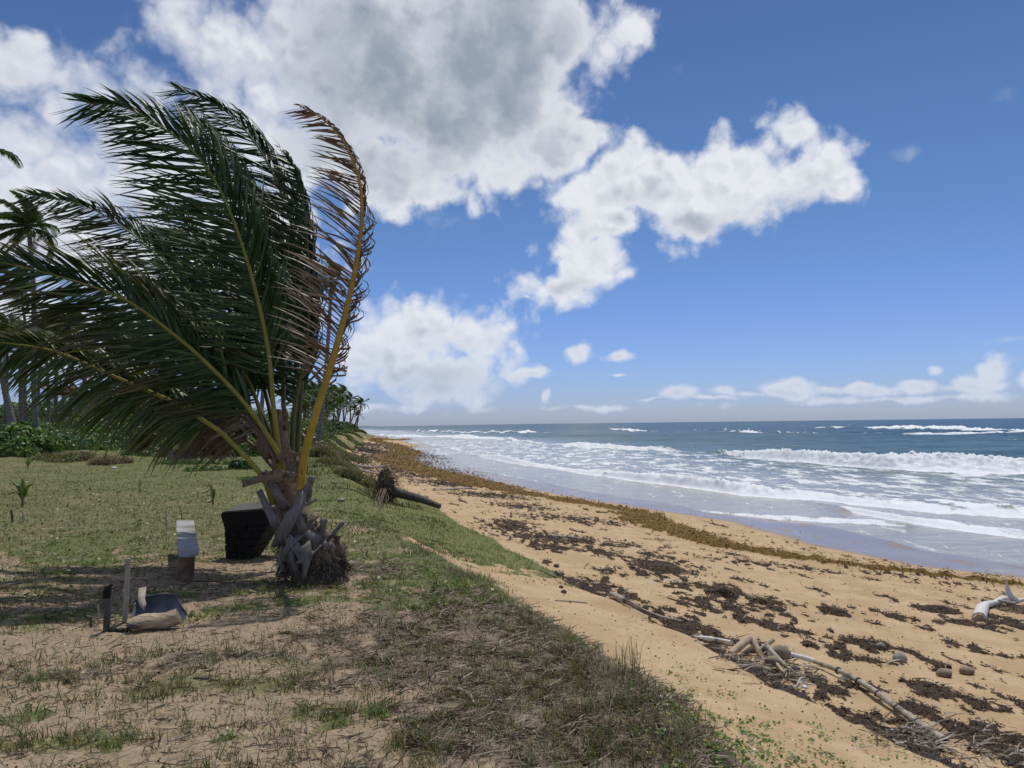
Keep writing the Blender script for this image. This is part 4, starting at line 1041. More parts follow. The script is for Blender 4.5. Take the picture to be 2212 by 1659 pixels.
for i, (u, y, r, h) in enumerate([(640, 90, 50, 34), (665, 110, 40, 30), (690, 135, 34, 26), (715, 160, 30, 22), (738, 180, 26, 18), (757, 200, 16, 12), (600, 85, 60, 44), (560, 80, 70, 50), (500, 75, 90, 62), (430, 72, 90, 66), (360, 72, 90, 70), (280, 72, 90, 66), (200, 75, 90, 66), (110, 75, 100, 54), (20, 75, 110, 46), (-80, 75, 100, 40)]):
    p = px(u, 922, y)
    mound('thicket', p.x, p.y, r * y / FOC, 5, h * y / FOC + .6, 4500, .16 + y * .0008, OLV + GRN[:3], 'dark green thicket under the palms of the grove' if i > 5 else 'dark green thicket under the headland palms', 'thicket', 'thickets under the grove palms' if i > 5 else 'thickets under the headland palms', 300 + i, stems=False)
# young palm tufts in the grove edge
for i, (u, v, y, s) in enumerate([(190, 905, 46, .8), (150, 912, 50, .7), (420, 890, 55, .8)]):
    b = px(u, v, y); b.z = h1(b.x, b.y) + .3
    t = empty('young_palm', b, ['low stemless palm tuft at the foot of the grove', 'smaller yellowish palm tuft left of the other one', 'palm tuft behind the dead fronds'][i], 'young palm')
    rnd = random.Random(i)
    for k in range(9):
        mb = MB(b); palm_frond_mesh(mb, b + Vector((0, 0, .1)), k * 2.4, .9 + .1 * (k % 3), 2.2 * s, (.09, .10, .03), YL, rnd, nl=24, w=.06, wind=.12, grav=.12); mb.build('frond', M_SHRUB, t, False)
# ------------------------------------------------------------------ things on the field
def thing(name, p, label, cat, group=None): return empty(name, p, label, cat, group)
# black painted block (tapering body under a thick overhanging top)
def conv_block(name, mb, outline_bottom, outline_top, n=1):
    pass
bp = hit(520, 1210); Yb = bp.y
M_BLACK, b_ = new_mat('black_char_paint')
co = ecoord('Object'); n_ = enoise(co, 7, 6, .65); n2_ = enoise(evm('MULTIPLY', co, (1, 1, 6)), 3, 3, .5)
lk(emix(esm(n_, .58, .75) * .7, (.009, .009, .009), (.070, .067, .062)), b_.inputs['Base Color']); b_.inputs['Roughness'].default_value = .7
b_.inputs['Specular IOR Level'].default_value = .25
lk(ebump(n_ + n2_ * .6, .9, .03), b_.inputs['Normal'])
M_BLACKTOP = wood_mat('grey_block_top', (.05, .048, .042), (.11, .105, .09), 9, (1, 1, 1), bump=.5)  # block's top face, a lighter grey than its body and slab
blk = thing('stone_block', Vector((bp.x, bp.y, h1(bp.x, bp.y))), 'black tapering block with a thick slab top standing left of the palm trunk', 'block')
def prism(mb, front, depthv, m=0, bev=.012, sub=4, rough=.006, seed=1):
    """front: 4+ points (in order); extruded by depthv; sides subdivided and slightly uneven"""
    rnd = random.Random(seed); n = len(front); rings = []
    for k in range(sub + 1):
        sc = 1 - (bev * 2 if k in (0, sub) else 0); c = sum((Vector(p) for p in front), Vector()) / n
        rings.append([c + (Vector(p) - c) * sc + Vector(depthv) * (k / sub) + Vector((rnd.uniform(-rough, rough), rnd.uniform(-rough, rough), rnd.uniform(-rough, rough))) for p in front])
    vs_ = [p for r in rings for p in r]; fs = []
    for k in range(sub):
        for i in range(n):
            j = (i + 1) % n; fs.append((k * n + i, k * n + j, (k + 1) * n + j, (k + 1) * n + i))
    fs.append(tuple(range(n - 1, -1, -1))); fs.append(tuple(sub * n + i for i in range(n)))
    mb.add(vs_, fs, m)
mb = MB(blk.location)
D_ = Vector((.05, .42, 0))
body = mb; NC = 5
prism(body, [px(489, 1205, Yb + .012), px(530, 1212, Yb + .012), px(582, 1132, Yb + .012), px(487, 1132, Yb + .012)], D_ * .94, sub=3, rough=.003)
body_o = body.build('body', M_BLACK, blk, False)
rnd = random.Random(9)
for c_ in range(NC):                                   # rough courses of blocks, two or three to a course
    ta, tb2 = c_ / NC + .006, (c_ + 1) / NC - .006
    L0_, L1_ = (487, 1206), (484, 1132); R0_, R1_ = (530, 1214), (584, 1131)
    def cor(t, s_): 
        lu, lv = L0_[0] + (L1_[0] - L0_[0]) * t, L0_[1] + (L1_[1] - L0_[1]) * t; ru, rv = R0_[0] + (R1_[0] - R0_[0]) * t, R0_[1] + (R1_[1] - R0_[1]) * t
        return lu + (ru - lu) * s_, lv + (rv - lv) * s_
    cuts = [0] + ([.36, .70] if c_ % 2 else [.52]) + [1]
    for k in range(len(cuts) - 1):
        a_, b2_ = cuts[k] + (.008 if k else 0), cuts[k + 1] - (.008 if k < len(cuts) - 2 else 0); o2 = rnd.uniform(-.008, .006)
        mb = MB(blk.location); prism(mb, [px(*cor(ta, a_), Yb + o2), px(*cor(ta, b2_), Yb + o2), px(*cor(tb2, b2_), Yb + o2), px(*cor(tb2, a_), Yb + o2)], D_, sub=3, rough=.004, bev=.02, seed=c_ * 7 + k)
        mb.build('block', M_BLACK, body_o, False).matrix_parent_inverse = Matrix()
mb = MB(blk.location)
prism(mb, [px(476, 1112, Yb - .03), px(480, 1128, Yb - .03), px(484, 1138, Yb - .03), px(540, 1136, Yb - .03), px(582, 1134, Yb - .03), px(590, 1118, Yb - .03), px(590, 1099, Yb - .03), px(540, 1104, Yb - .03), px(480, 1107, Yb - .03)], Vector((.05, .50, 0)), sub=4, rough=.006, seed=3)
mb.build('slab', M_BLACK, blk, False)
# make the top face sit slightly higher at the back
mb = MB(blk.location)
a = [px(482, 1106, Yb - .02), px(588, 1097, Yb - .02)]
mb.add([a[0] + Vector((0, .02, .004)), a[1] + Vector((0, .02, .004)), a[1] + Vector((.03, .44, .05)), a[0] + Vector((.04, .44, .05)), a[0] + Vector((0, .02, -.03)), a[1] + Vector((0, .02, -.03)), a[1] + Vector((.03, .44, -.03)), a[0] + Vector((.04, .44, -.03))],
       [(0, 1, 2, 3), (4, 7, 6, 5), (0, 4, 5, 1), (1, 5, 6, 2), (2, 6, 7, 3), (3, 7, 4, 0)])
mb.build('grey_top', M_BLACKTOP, blk, False)
# plank bench running away from the camera
M_PALEPLANK = wood_mat('weathered_white_plank', (.24, .245, .24), (.40, .41, .41), 6, (1, 1, 1), bump=.6, dark=(.16, .14, .12))
ben_p = hit(397, 1243); Yn = ben_p.y
bench = thing('bench', Vector((ben_p.x, ben_p.y, h1(ben_p.x, ben_p.y))), 'crude bench of a weathered pale plank on a log post left of the black block', 'bench')
f0, f1 = px(382, 1192, Yn - .2), px(430, 1190, Yn - .2); tz = f0.z + .055
# far end: choose the depth at which the plank's top plane meets the seen line
def on_plane(u, v, z): x, y = pix_at_z(u, v, z); return Vector((x, y, z))
mb = MB(bench.location); k0 = [on_plane(383, 1188, tz), on_plane(430, 1186, tz), on_plane(418, 1124, tz + .02), on_plane(381, 1124, tz + .02)]
N_ = 9; vs_, fs = [], []; rnd = random.Random(2)
for i in range(N_ + 1):
    t = i / N_; L_, R_ = k0[0].lerp(k0[3], t), k0[1].lerp(k0[2], t); L_ = L_ + Vector((rnd.uniform(-.006, .004), 0, 0)); R_ = R_ + Vector((rnd.uniform(-.004, .005), 0, 0))
    th_ = .065; mid = (L_ + R_) / 2
    vs_ += [L_, mid, R_, R_ - Vector((.01, 0, th_)), mid - Vector((0, 0, th_ + .015)), L_ - Vector((-.01, 0, th_))]
for i in range(N_):
    for k in range(6): k2 = (k + 1) % 6; fs.append((i * 6 + k, i * 6 + k2, i * 6 + 6 + k2, i * 6 + 6 + k))
fs += [(5, 4, 3, 2, 1, 0), tuple(N_ * 6 + k for k in range(6))]
mb.add(vs_, fs); mb.build('seat_plank', M_PALEPLANK, bench, False)
M_REDWOOD = wood_mat('reddish_post_wood', (.10, .065, .045), (.23, .14, .09), 12, (1, 1, .2), bump=.8, dark=(.05, .04, .035))
for q, (cx, w) in enumerate(((405, .085), (399, .07))):
    t = .12 if q == 0 else .82; c = (k0[0].lerp(k0[3], t) + k0[1].lerp(k0[2], t)) / 2
    gz = h1(c.x, c.y); mb = MB(bench.location)
    mb.tube([Vector((c.x - .03, c.y, gz - .08)), Vector((c.x - .01, c.y, gz + .2)), Vector((c.x, c.y, c.z - .06))], [w * 1.05, w, w * .95], 10, rough=.07)
    mb.build('leg', M_REDWOOD, bench, True)
# stakes
def stake(name, ub, vb, ut, vt, r, mat, label, extra=None, tip=None, dy=0):
    b = hit(ub, vb); top = px(ut, vt, b.y + dy); org = Vector(b); t = thing(name, org, label, 'stake')
    mb = MB(org); n = 7; path = smooth_path([b - Vector((0, 0, .12)), b.lerp(top, .5) + Vector((r * .3, 0, 0)), top], n); mb.tube(path, r, 9, rough=.05)
    mb.build('shaft', mat, t)
    return t, b, top, org
t, b, top, org = stake('wooden_stake', 267, 1345, 277, 1206, .020, M_DRIFT, 'tallest bamboo stake standing behind the blue barrel piece')
mb = MB(org); c = b.lerp(top, .50); mb.tube([c - Vector((0, 0, .012)), c, c + Vector((0, 0, .012))], [.021, .028, .021], 9); mb.build('knot', M_DRIFT, t)
t, b, top, org = stake('wooden_stake', 228, 1362, 231, 1283, .026, M_DARKWOOD, 'short dark post with a charred black top left of the log')
mb = MB(org); mb.tube([top - Vector((0, 0, .03)), top + Vector((.002, 0, .03)), top + Vector((.012, 0, .06))], [.029, .030, .022], 9, rough=.12); mb.tube([top + Vector((.01, 0, .05)), top + Vector((.03, 0, .07)), top + Vector((.048, .01, .068))], [.014, .014, .006], 7, rough=.2); mb.build('charred_top', M_BLACK, t)
stake('wooden_stake', 213, 1351, 212, 1306, .007, M_DRIFT, 'thin pale stick left of the charred post')
stake('wooden_stake', 196, 1356, 195, 1332, .009, M_DARKWOOD, 'very short dark stick, leftmost by the charred post')
stake('wooden_stake', 27, 1130, 24, 1102, .018, M_DARKWOOD, 'short dark stick below the potted-looking palm seedling at left')
stake('wooden_stake', 50, 1128, 49, 1106, .012, M_DRIFT, 'faint grey stick right of the short dark one at left')
stake('wooden_stake', 361, 1150, 357, 1098, .010, M_DRIFT, 'thin grey stick in the lawn just left of the bench')
t, b, top, org = stake('twig', 302, 1064, 302, 1036, .010, M_DARKWOOD, 'dark bare twig standing in the middle of the lawn')
t['category'] = 'twig'
mb = MB(org); mb.tube([b.lerp(top, .6), b.lerp(top, .9) + Vector((-.15, 0, .05))], [.006, .003], 5); mb.tube([b.lerp(top, .4), b.lerp(top, .45) + Vector((-.1, 0, .0))], [.005, .003], 5); mb.build('side_shoot', M_DARKWOOD, t)
t, b, top, org = stake('twig', 394, 1126, 388, 1092, .006, M_DARKWOOD, 'thin bent dark twig rising behind the bench'); t['category'] = 'twig'
# curved blue-grey barrel piece
M_BLUE, b_ = new_mat('faded_blue_plastic')
n_ = enoise(ecoord('Object'), 9, 5, .6); lk(emix(esm(n_, .4, .7), (.050, .070, .105), (.11, .13, .165)), b_.inputs['Base Color']); b_.inputs['Roughness'].default_value = .55
lk(ebump(n_, .15, .01), b_.inputs['Normal'])
lg = hit(335, 1362); Yl = lg.y
bar = thing('barrel_piece', Vector(hit(345, 1340)), 'curved blue grey piece of a plastic barrel propped behind the log', 'plastic piece')
mb = MB(bar.location); rows = [[(283, 1345), (318, 1342), (360, 1340), (400, 1336)], [(284, 1330), (315, 1322), (360, 1318), (404, 1325)], [(290, 1312), (318, 1305), (355, 1300), (394, 1312)], [(293, 1302), (320, 1297), (350, 1292), (384, 1296)], [(290, 1297), (315, 1292), (350, 1285), (381, 1285)], [(284, 1300), (315, 1288), (350, 1283), (381, 1284)]]
depth = [.16, .19, .22, .24, .23, .19]
vs_ = []; NU = 12
for r_i, row in enumerate(rows):
    pr = smooth_path([px(u, v, Yl + depth[r_i] + .03 * math.sin(math.pi * i / 3)) for i, (u, v) in enumerate(row)], NU); vs_ += pr
nf = len(vs_); vs_ += [Vector(p) + Vector((0, .008, .002)) for p in vs_]; fs = []
R_n = len(rows)
for r_i in range(R_n - 1):
    for i in range(NU - 1):
        a = r_i * NU + i; fs += [(a, a + 1, a + NU + 1, a + NU), (nf + a + NU, nf + a + NU + 1, nf + a + 1, nf + a)]
for r_i in range(R_n - 1):
    for i in (0, NU - 1): a = r_i * NU + i; fs.append((a, a + NU, nf + a + NU, nf + a))
for i in range(NU - 1):
    for r_i in (0, R_n - 1): a = r_i * NU + i; fs.append((a, a + 1, nf + a + 1, nf + a))
mb.add(vs_, fs); mb.build('shell', M_BLUE, bar)
mb = MB(bar.location); mb.slab([px(285, 1345, Yl + .1), px(291, 1318, Yl + .2), px(294, 1302, Yl + .26)], [.03, .02, .012], .01, (1, 0, 0)); mb.build('pale_edge', wood_mat('pale_plastic_edge', (.34, .36, .30), (.42, .43, .36), 10, (1, 1, 1), bump=.1), bar)
# pointed board stuck over it
pb = px(309, 1314, Yl + .12); bd = thing('pointed_board', Vector(pb), 'short pointed pale board leaning over the barrel piece', 'board')
mb = MB(pb); mb.slab([px(311, 1317, Yl + .12), px(309, 1307, Yl + .14), px(305, 1295, Yl + .18), px(308, 1270, Yl + .26)], [.004, .05, .056, .056], .014, (1, 0, 0)); mb.build('board', M_DRIFT, bd)
# log
log = thing('log', Vector(lg), 'short pale log with a broken hollow end lying before the barrel piece', 'log')
mb = MB(lg); e0, e1 = px(284, 1352, Yl - .03), px(386, 1331, Yl + .08)
n = 14; pl_ = [e0.lerp(e1, i / (n - 1)) + Vector((0, 0, .012 * math.sin(i * .5))) for i in range(n)]
mb.tube(pl_, [.054, .060, .060] + [.060 + .008 * i / n for i in range(n - 4)] + [.066], 18, rough=.03); mb.build('trunk', wood_mat('cracked_log_wood', (.30, .21, .12), (.64, .53, .38), 22, (.3, 2, 2), bump=1.0, dist=.03, dark=(.12, .085, .055)), log)
mb = MB(lg); d_ = (e1 - e0).normalized(); mb.blob(e0 + Vector((.035, -.046, .010)), (.055, .014, .022), rough=.3, nu=9, nv=6); mb.tube([e0 - d_ * .006, e0 + d_ * .01], [.03, .03], 9, rough=.2); mb.build('rotten_hollow', M_DARKWOOD, log)
for i, (u, v) in enumerate(((290, 1353), (306, 1346), (375, 1325))):
    pass
# charred bits beside the log
for i, (u, v) in enumerate(((272, 1362), (258, 1361), (245, 1359))):
    p = hit(u, v + 4); mb = MB(p); mb.blob(p + Vector((0, 0, .01)), (.035, .03, .02), rough=.25, seed=i); o = mb.build('charcoal', M_BLACK); tag(o, 'lump of charcoal on the sand left of the log', 'charcoal', 'charcoal lumps by the log')
# palm seedlings
def seedling(u, v, hpx, label, cols, seed, leaves):
    b = hit(u, v); t = thing('palm_seedling', Vector(b), label, 'seedling'); s = hpx * b.y / FOC; rnd = random.Random(seed)
    mb = MB(b); mb.tube([b - Vector((0, 0, .03)), b + Vector((.01 * s, 0, .35 * s))], [.05 * s, .04 * s], 7, col=(.20, .12, .04)); mb.build('stem', M_STALK, t)
    for (dx, top, w, c, bend) in leaves:
        mb = MB(b); p0 = b + Vector((0, 0, .2 * s)); p2 = b + Vector((dx * s, rnd.uniform(-.1, .1) * s, top * s)); p1 = p0.lerp(p2, .5) + Vector((-dx * .15 * s, 0, bend * s))
        path = smooth_path([p0, p1, p2], 7); mb.slab(path, [.04 * s, w * .7 * s, w * s, w * s, w * .8 * s, w * .5 * s, .01 * s], .004, (.9, .4, 0), col=c, curl=.35); mb.build('leaf', M_LEAF, t)
YG = (.20, .24, .03); GRL = (.10, .17, .03); BRL = (.13, .08, .04)
seedling(48, 1094, 62, 'palm seedling with spread yellow green leaves at the left of the lawn', None, 1, [(.05, 1.0, .16, YG, .0), (-.45, .85, .13, GRL, .12), (.4, .8, .12, YG, .14), (-.5, .4, .08, BRL, .2), (-.15, .75, .12, GRL, .02), (.2, .6, .1, GRL, .05)])
seedling(460, 1090, 46, 'slim upright palm seedling in the lawn above the black block', None, 2, [(-.15, 1.0, .16, YG, .02), (.05, .75, .14, GRL, .0), (-.25, 1.2, .05, (.3, .28, .18), .02), (-.3, .1, .08, BRL, .0)])
seedling(60, 1013, 26, 'tiny yellowish palm seedling at the bush edge on the left', None, 3, [(.1, 1.0, .16, YG, .0), (-.4, .8, .12, YG, .1), (.45, .7, .12, GRL, .1), (-.1, .8, .1, BRL, 0)])
mb = MB(); p = hit(434, 1066); mb = MB(p); mb.tube([p, p + Vector((.16, 0, .05)), p + Vector((.28, 0, .13))], [.008, .012, .006], 5); tag(mb.build('fallen_leaf', M_DARKWOOD), 'narrow dark fallen leaf left of the upright seedling', 'leaf')
# fence posts and green rope
fp = hit(368, 997); post = thing('fence_post', Vector(fp), 'squat grey wooden fence post before the dead frond heap', 'post'); tp_ = px(367, 956, fp.y)
mb = MB(fp); mb.tube([fp - Vector((0, 0, .2)), fp.lerp(tp_, .5), tp_], [.13, .12, .125], 8, rough=.05); mb.build('shaft', M_TRUNK, post)
M_ROPE, b_ = new_mat('green_rope'); b_.inputs['Base Color'].default_value = (.03, .22, .15, 1); b_.inputs['Roughness'].default_value = .7
for i, (pts, lab) in enumerate((([(14, 912, 42.5), (50, 913, 40.5), (86, 910, 37.8)], 'green rope tied between the two palm trunks at left'), ([(86, 911, 37.8), (150, 945, 37.5), (210, 957, 37), (280, 963, 36.5), (362, 961, fp.y - .13)], 'green rope sagging from the thin palm to the fence post'), ([(370, 962, fp.y - .13), (420, 963, 36), (480, 958, 37)], 'green rope running right from the fence post'))):
    P_ = [px(*q) for q in pts]; mb = MB(P_[0]); mb.tube(smooth_path(P_, 14), .012, 5); tag(mb.build('rope', M_ROPE), lab, 'rope')

# ------------------------------------------------------------------ fallen trunk with its root ball
rb = hit(838, 1085); Yr = rb.y
ft = thing('fallen_palm_trunk', Vector(rb), 'fallen grey trunk with a tangled root ball on the grassy slope', 'fallen trunk')
s_ = Yr / FOC
mb = MB(rb); q = [px(848, 1062, Yr + .1), px(880, 1070, Yr), px(908, 1078, Yr - .1), px(935, 1088, Yr - .2), px(950, 1094, Yr - .3)]
mb.tube(smooth_path(q, 14), [10.5 * s_ * k for k in np.linspace(1.05, .55, 14)], 12, rough=.05); mb.build('trunk', M_DARKWOOD, ft)
mb = MB(rb); rnd = random.Random(4); cc = px(834, 1050, Yr + .1)
mb.blob(cc, (21 * s_, 21 * s_, 28 * s_), col=(.08, .06, .045), rough=.15, nu=14, nv=10)
mb.build('soil_core', M_LITTER, ft)
mb = MB(rb)
for i in range(900):
    a = rnd.uniform(0, 6.283); e = rnd.uniform(-1.2, 1.5); d = Vector((math.cos(a) * math.cos(e), math.sin(a) * math.cos(e), math.sin(e)))
    p0 = cc + Vector((d.x * 22 * s_, d.y * 22 * s_, d.z * 31 * s_)); L_ = rnd.uniform(5, 13) * s_
    p1 = p0 + d * L_ * .6 + Vector((rnd.uniform(-1, 1), rnd.uniform(-1, 1), rnd.uniform(-1, 1))) * L_ * .3; p2 = p1 + Vector((rnd.uniform(-.5, .5), 0, -1)) * L_ * .5
    mb.strip([p0, p1, p2], [.018, .014, .004], (rnd.uniform(-1, 1), rnd.uniform(-1, 1), .2), col=rnd.choice([(.16, .12, .09), (.08, .06, .045), (.26, .22, .17), (.12, .12, .06)]))
for i in range(14):
    p0 = cc + Vector((rnd.uniform(-12, 6) * s_, -.15, rnd.uniform(-10, 0) * s_)); e_ = hit(824 + rnd.uniform(-14, 14), 1098 + rnd.uniform(-10, 14))
    mb.tube([p0, p0.lerp(e_, .5) + Vector((rnd.uniform(-.08, .08), -.05, 0)), e_], [.015, .010, .004], 4, col=(.15, .11, .085))
o = mb.build('roots', M_LITTER, ft); o['kind'] = 'stuff'

# ------------------------------------------------------------------ driftwood and debris on the beach
def drift(name, pix, radii, mat, label, cat='driftwood', n=12, ns=9, rough=.06, lift=.5, group=None, cut=None, heights=None):
    """pixel centre-line lying on the sand"""
    g = [hit(u, v) for (u, v) in pix]
    pts = [p + Vector((0, 0, r_ * lift + (heights[i] if heights else 0))) for i, (p, r_) in enumerate(zip(g, np.interp(np.linspace(0, 1, len(g)), np.linspace(0, 1, len(radii)), radii)))]
    t = thing(name, Vector(g[0]), label, cat, group)
    mb = MB(g[0]); mb.tube(smooth_path(pts, n), list(np.interp(np.linspace(0, 1, n), np.linspace(0, 1, len(radii)), radii)), ns, rough=rough)
    mb.build('branch' if cat == 'driftwood' else 'shaft', mat, t)
    return t, pts
t, pts = drift('bamboo_pole', [(1760, 1440), (1820, 1468), (1880, 1503), (1940, 1545), (1990, 1580), (2040, 1608)], [.022, .030, .034, .036], M_DRIFT, 'long pale pole lying down the sand to the lower right corner', 'pole', n=26, ns=10, rough=.03, heights=[.05, .06, .06, .05, .04, .02])
pth = smooth_path(pts, 26)
for i in (4, 8, 12, 16, 20):
    mb = MB(t.location); a, b2 = pth[i], pth[i + 1]; mb.tube([a, a.lerp(b2, .25)], .039, 10, rough=.04); mb.build('node_ring', M_DARKWOOD, t)
mb = MB(t.location); dd = (pth[-1] - pth[-2]).normalized(); mb.tube([pth[-1] - dd * .01, pth[-1] + dd * .004], .024, 9); mb.build('hollow_end', M_BLACK, t)
drift('bamboo_pole', [(1690, 1428), (1720, 1434), (1758, 1441)], [.026, .028, .030], M_WHITEWOOD, 'short pale grey pole between the log pile and the long pole', 'pole', n=8, rough=.03, heights=[.08, .08, .06])
drift('bamboo_pole', [(1500, 1383), (1540, 1392), (1580, 1402)], [.008, .026, .030], M_WHITEWOOD, 'pale pointed pole sticking out left of the log pile', 'pole', n=8, rough=.03, heights=[.05, .06, .06])
drift('driftwood_branch', [(1320, 1290), (1350, 1308), (1390, 1326), (1430, 1340), (1472, 1344)], [.03, .045, .04, .03, .02], M_DRIFT, 'grey curved branch lying along the dark weed line', n=14, rough=.09, heights=[.05, .05, .04, .03, .03])
drift('driftwood_branch', [(1660, 1425), (1690, 1445), (1720, 1465), (1745, 1478)], [.030, .026, .02, .01], M_DRIFT, 'grey curved branch under the log pile', n=12, rough=.07, heights=[.12, .06, .04, .03])
drift('driftwood_branch', [(1670, 1440), (1695, 1462), (1730, 1484)], [.02, .018, .008], M_TANWOOD, 'thinner brown branch beneath the curved one', n=10, heights=[.08, .03, .02])
drift('driftwood_branch', [(1768, 1476), (1796, 1480), (1838, 1484)], [.008, .006, .003], M_DARKWOOD, 'thin reddish twig sticking out right of the long pole', n=6, rough=.03)
drift('driftwood_branch', [(1945, 1562), (1975, 1566), (2005, 1570)], [.016, .014, .008], M_DRIFT, 'thin grey stick by the lower end of the long pole', n=6)
drift('driftwood_branch', [(1030, 1058), (1010, 1056), (938, 1060), (900, 1058)][:3], [.05, .07, .05], M_DRIFT, 'small pale branch beyond the fallen trunk', n=8)
drift('driftwood_branch', [(770, 1013), (800, 1018), (830, 1016)], [.08, .11, .06], M_DRIFT, 'grey branch on the slope before the far weed line', n=8, heights=[.2, .25, .3])
drift('driftwood_branch', [(775, 1022), (805, 1030), (838, 1036)], [.07, .08, .04], M_DRIFT, 'lower grey branch on the slope by the root ball', n=8, heights=[.15, .2, .2])
drift('driftwood_branch', [(1200, 1250), (1180, 1240), (1165, 1232)], [.02, .016, .008], M_DARKWOOD, 'little dark stick at the edge of the sand slope', n=6)
drift('driftwood_branch', [(1200, 1298), (1235, 1300), (1268, 1302)], [.012, .012, .006], M_DRIFT, 'thin twig at the end of the bright grass', n=6)
drift('driftwood_branch', [(1190, 1160), (1225, 1163), (1265, 1166)], [.05, .045, .03], M_DRIFT, 'straight grey stick in the dark weed behind the grass', n=8)
drift('driftwood_branch', [(1400, 1260), (1430, 1254), (1465, 1252)], [.012, .014, .010], M_WHITEWOOD, 'slim pale stick beside the weed mounds', n=6)
# pile of logs and stones
S8 = hit(1640, 1420); 
def piece(name, a, b2, r, mat, label, dya=0, dyb=0, cat='log', z=.0, endmat=None):
    ga = px(a[0], a[1], S8.y + dya); gb = px(b2[0], b2[1], S8.y + dyb); o_ = Vector((ga.x, ga.y, h1(ga.x, ga.y))); t = thing(name, o_, label, cat)
    mb = MB(o_); mb.tube([ga.lerp(gb, i / 5) for i in range(6)], [r * .92, r, r * 1.04, r, r * .98, r * .9], 12, rough=.06); mb.build('wood', mat, t)
    dd = (gb - ga).normalized(); mb = MB(o_); mb.tube([gb - dd * .004, gb + dd * .005], r * .80, 10, rough=.06); mb.build('cut_end', endmat or M_TANWOOD, t)
    return t
piece('drift_log', (1620, 1378), (1578, 1412), .045, M_TANWOOD, 'thick tan log, uppermost and leftmost of the pile', .15, -.1)
piece('drift_log', (1628, 1385), (1652, 1436), .036, M_TANWOOD, 'pale tan log slanting down the front of the pile', .1, -.15)
piece('drift_log', (1646, 1402), (1690, 1420), .05, M_DARKWOOD, 'dark wet log lying across the middle of the pile', .2, .15, endmat=M_DARKWOOD)
piece('drift_log', (1655, 1388), (1665, 1420), .035, M_DRIFT, 'grey log standing behind the tan logs', .25, .1)
piece('drift_log', (1598, 1422), (1640, 1432), .055, M_DARKWOOD, 'grey brown log at the bottom left of the pile', .05, .02, endmat=M_DRIFT)
piece('drift_log', (1615, 1375), (1600, 1395), .02, M_WHITEWOOD, 'small white stick on top of the pile', .2, .1)
piece('drift_log', (1660, 1450), (1705, 1470), .022, M_DARKWOOD, 'thin dark stick poking from the foot of the pile', .0, -.1)
piece('drift_log', (1640, 1392), (1604, 1418), .042, M_DARKWOOD, 'dark log hidden behind the thick tan one', .3, .15, endmat=M_DRIFT)
piece('drift_log', (1700, 1408), (1668, 1432), .038, M_DARKWOOD, 'dark log at the right of the pile behind the coconuts', .3, .1, endmat=M_DARKWOOD)
piece('drift_log', (1590, 1432), (1650, 1462), .034, M_DRIFT, 'grey log along the front foot of the pile', .05, -.12, endmat=M_DRIFT)
piece('drift_log', (1672, 1382), (1640, 1404), .024, M_DRIFT, 'thin grey stick crossing the top of the pile', .25, .2, endmat=M_DRIFT)
piece('drift_log', (1710, 1440), (1650, 1458), .026, M_DARKWOOD, 'dark stick wedged under the grey coconuts', .2, -.05, endmat=M_DARKWOOD)
drift('driftwood_branch', [(1690, 1462), (1720, 1474), (1760, 1482)], [.016, .014, .006], M_WHITEWOOD, 'thin pale stick fanning out right of the pile foot', n=6)
drift('driftwood_branch', [(1700, 1490), (1725, 1480), (1742, 1462)], [.012, .012, .006], M_WHITEWOOD, 'short white stick below the pile', n=6)
def stone(u, v, r, label, mat, name='stone', cat='stone', seed=1, dz=.5, parts=False, group=None, flat=.8):
    p = hit(u, v); mb = MB(p); mb.blob(p + Vector((0, 0, r * dz)), ((r * 1.3, r * .95, r * flat) if cat == 'coconut' else (r * 1.15, r, r * flat)), rough=.10, nu=12, nv=9, seed=seed); o = mb.build(name, mat); tag(o, label, cat, group); return o
M_STONE = wood_mat('grey_stone', (.20, .18, .15), (.36, .33, .28), 16, (1, 1, 1), bump=.5, dist=.01)
M_COCO = wood_mat('old_coconut_husk', (.16, .12, .08), (.32, .26, .19), 20, (1, 1, .3), bump=.7, dark=(.06, .045, .035))
stone(1944, 1429, .075, 'rounded grey brown stone right of the weed patch', M_STONE, seed=2, dz=.5, flat=1.0)
stone(2089, 1456, .07, 'old grey coconut, right one of the pair', M_COCO, 'coconut', 'coconut', 3)
stone(2040, 1463, .075, 'old brown coconut, left one of the pair', M_COCO, 'coconut', 'coconut', 4)
stone(1903, 1402, .05, 'small pale stone at the tip of the weed patch', M_STONE, seed=5, flat=1.3)
stone(1668, 1444, .065, 'grey coconut at the front of the log pile', M_COCO, 'coconut', 'coconut', 6, dz=1.3)
stone(1688, 1430, .085, 'larger grey coconut leaning on the log pile', M_COCO, 'coconut', 'coconut', 7, dz=1.2, flat=1.1)
stone(1606, 1440, .06, 'half buried dark coconut left of the log pile', M_COCO, 'coconut', 'coconut', 8, dz=.8)
stone(1632, 1452, .065, 'brown coconut at the very foot of the pile', M_COCO, 'coconut', 'coconut', 31, dz=.7)
stone(1716, 1452, .05, 'small dark coconut right of the pile', M_DARKWOOD, 'coconut', 'coconut', 32, dz=.6)
stone(1650, 1455, .06, 'mottled coconut under the tan log', M_COCO, 'coconut', 'coconut', 9, dz=.6)
stone(1218, 1278, .035, 'dark pebble beside the grass tip', M_DARKWOOD, seed=9); stone(1212, 1271, .03, 'reddish dark pebble on the sand slope', M_DARKWOOD, seed=19)
stone(1202, 1226, .05, 'dark stone on the sand below the grass edge', M_DARKWOOD, seed=10); stone(1214, 1242, .04, 'second dark stone near the sand edge', M_DARKWOOD, seed=11)
stone(736, 1083, .075, 'grey stone on the grass right of the palm', M_STONE, seed=12, flat=.6)
stone(756, 1222, .05, 'pale stone at the foot of the palm', M_STONE, seed=13); stone(607, 1246, .045, 'small tan stone left of the palm foot', M_TANWOOD, seed=14)
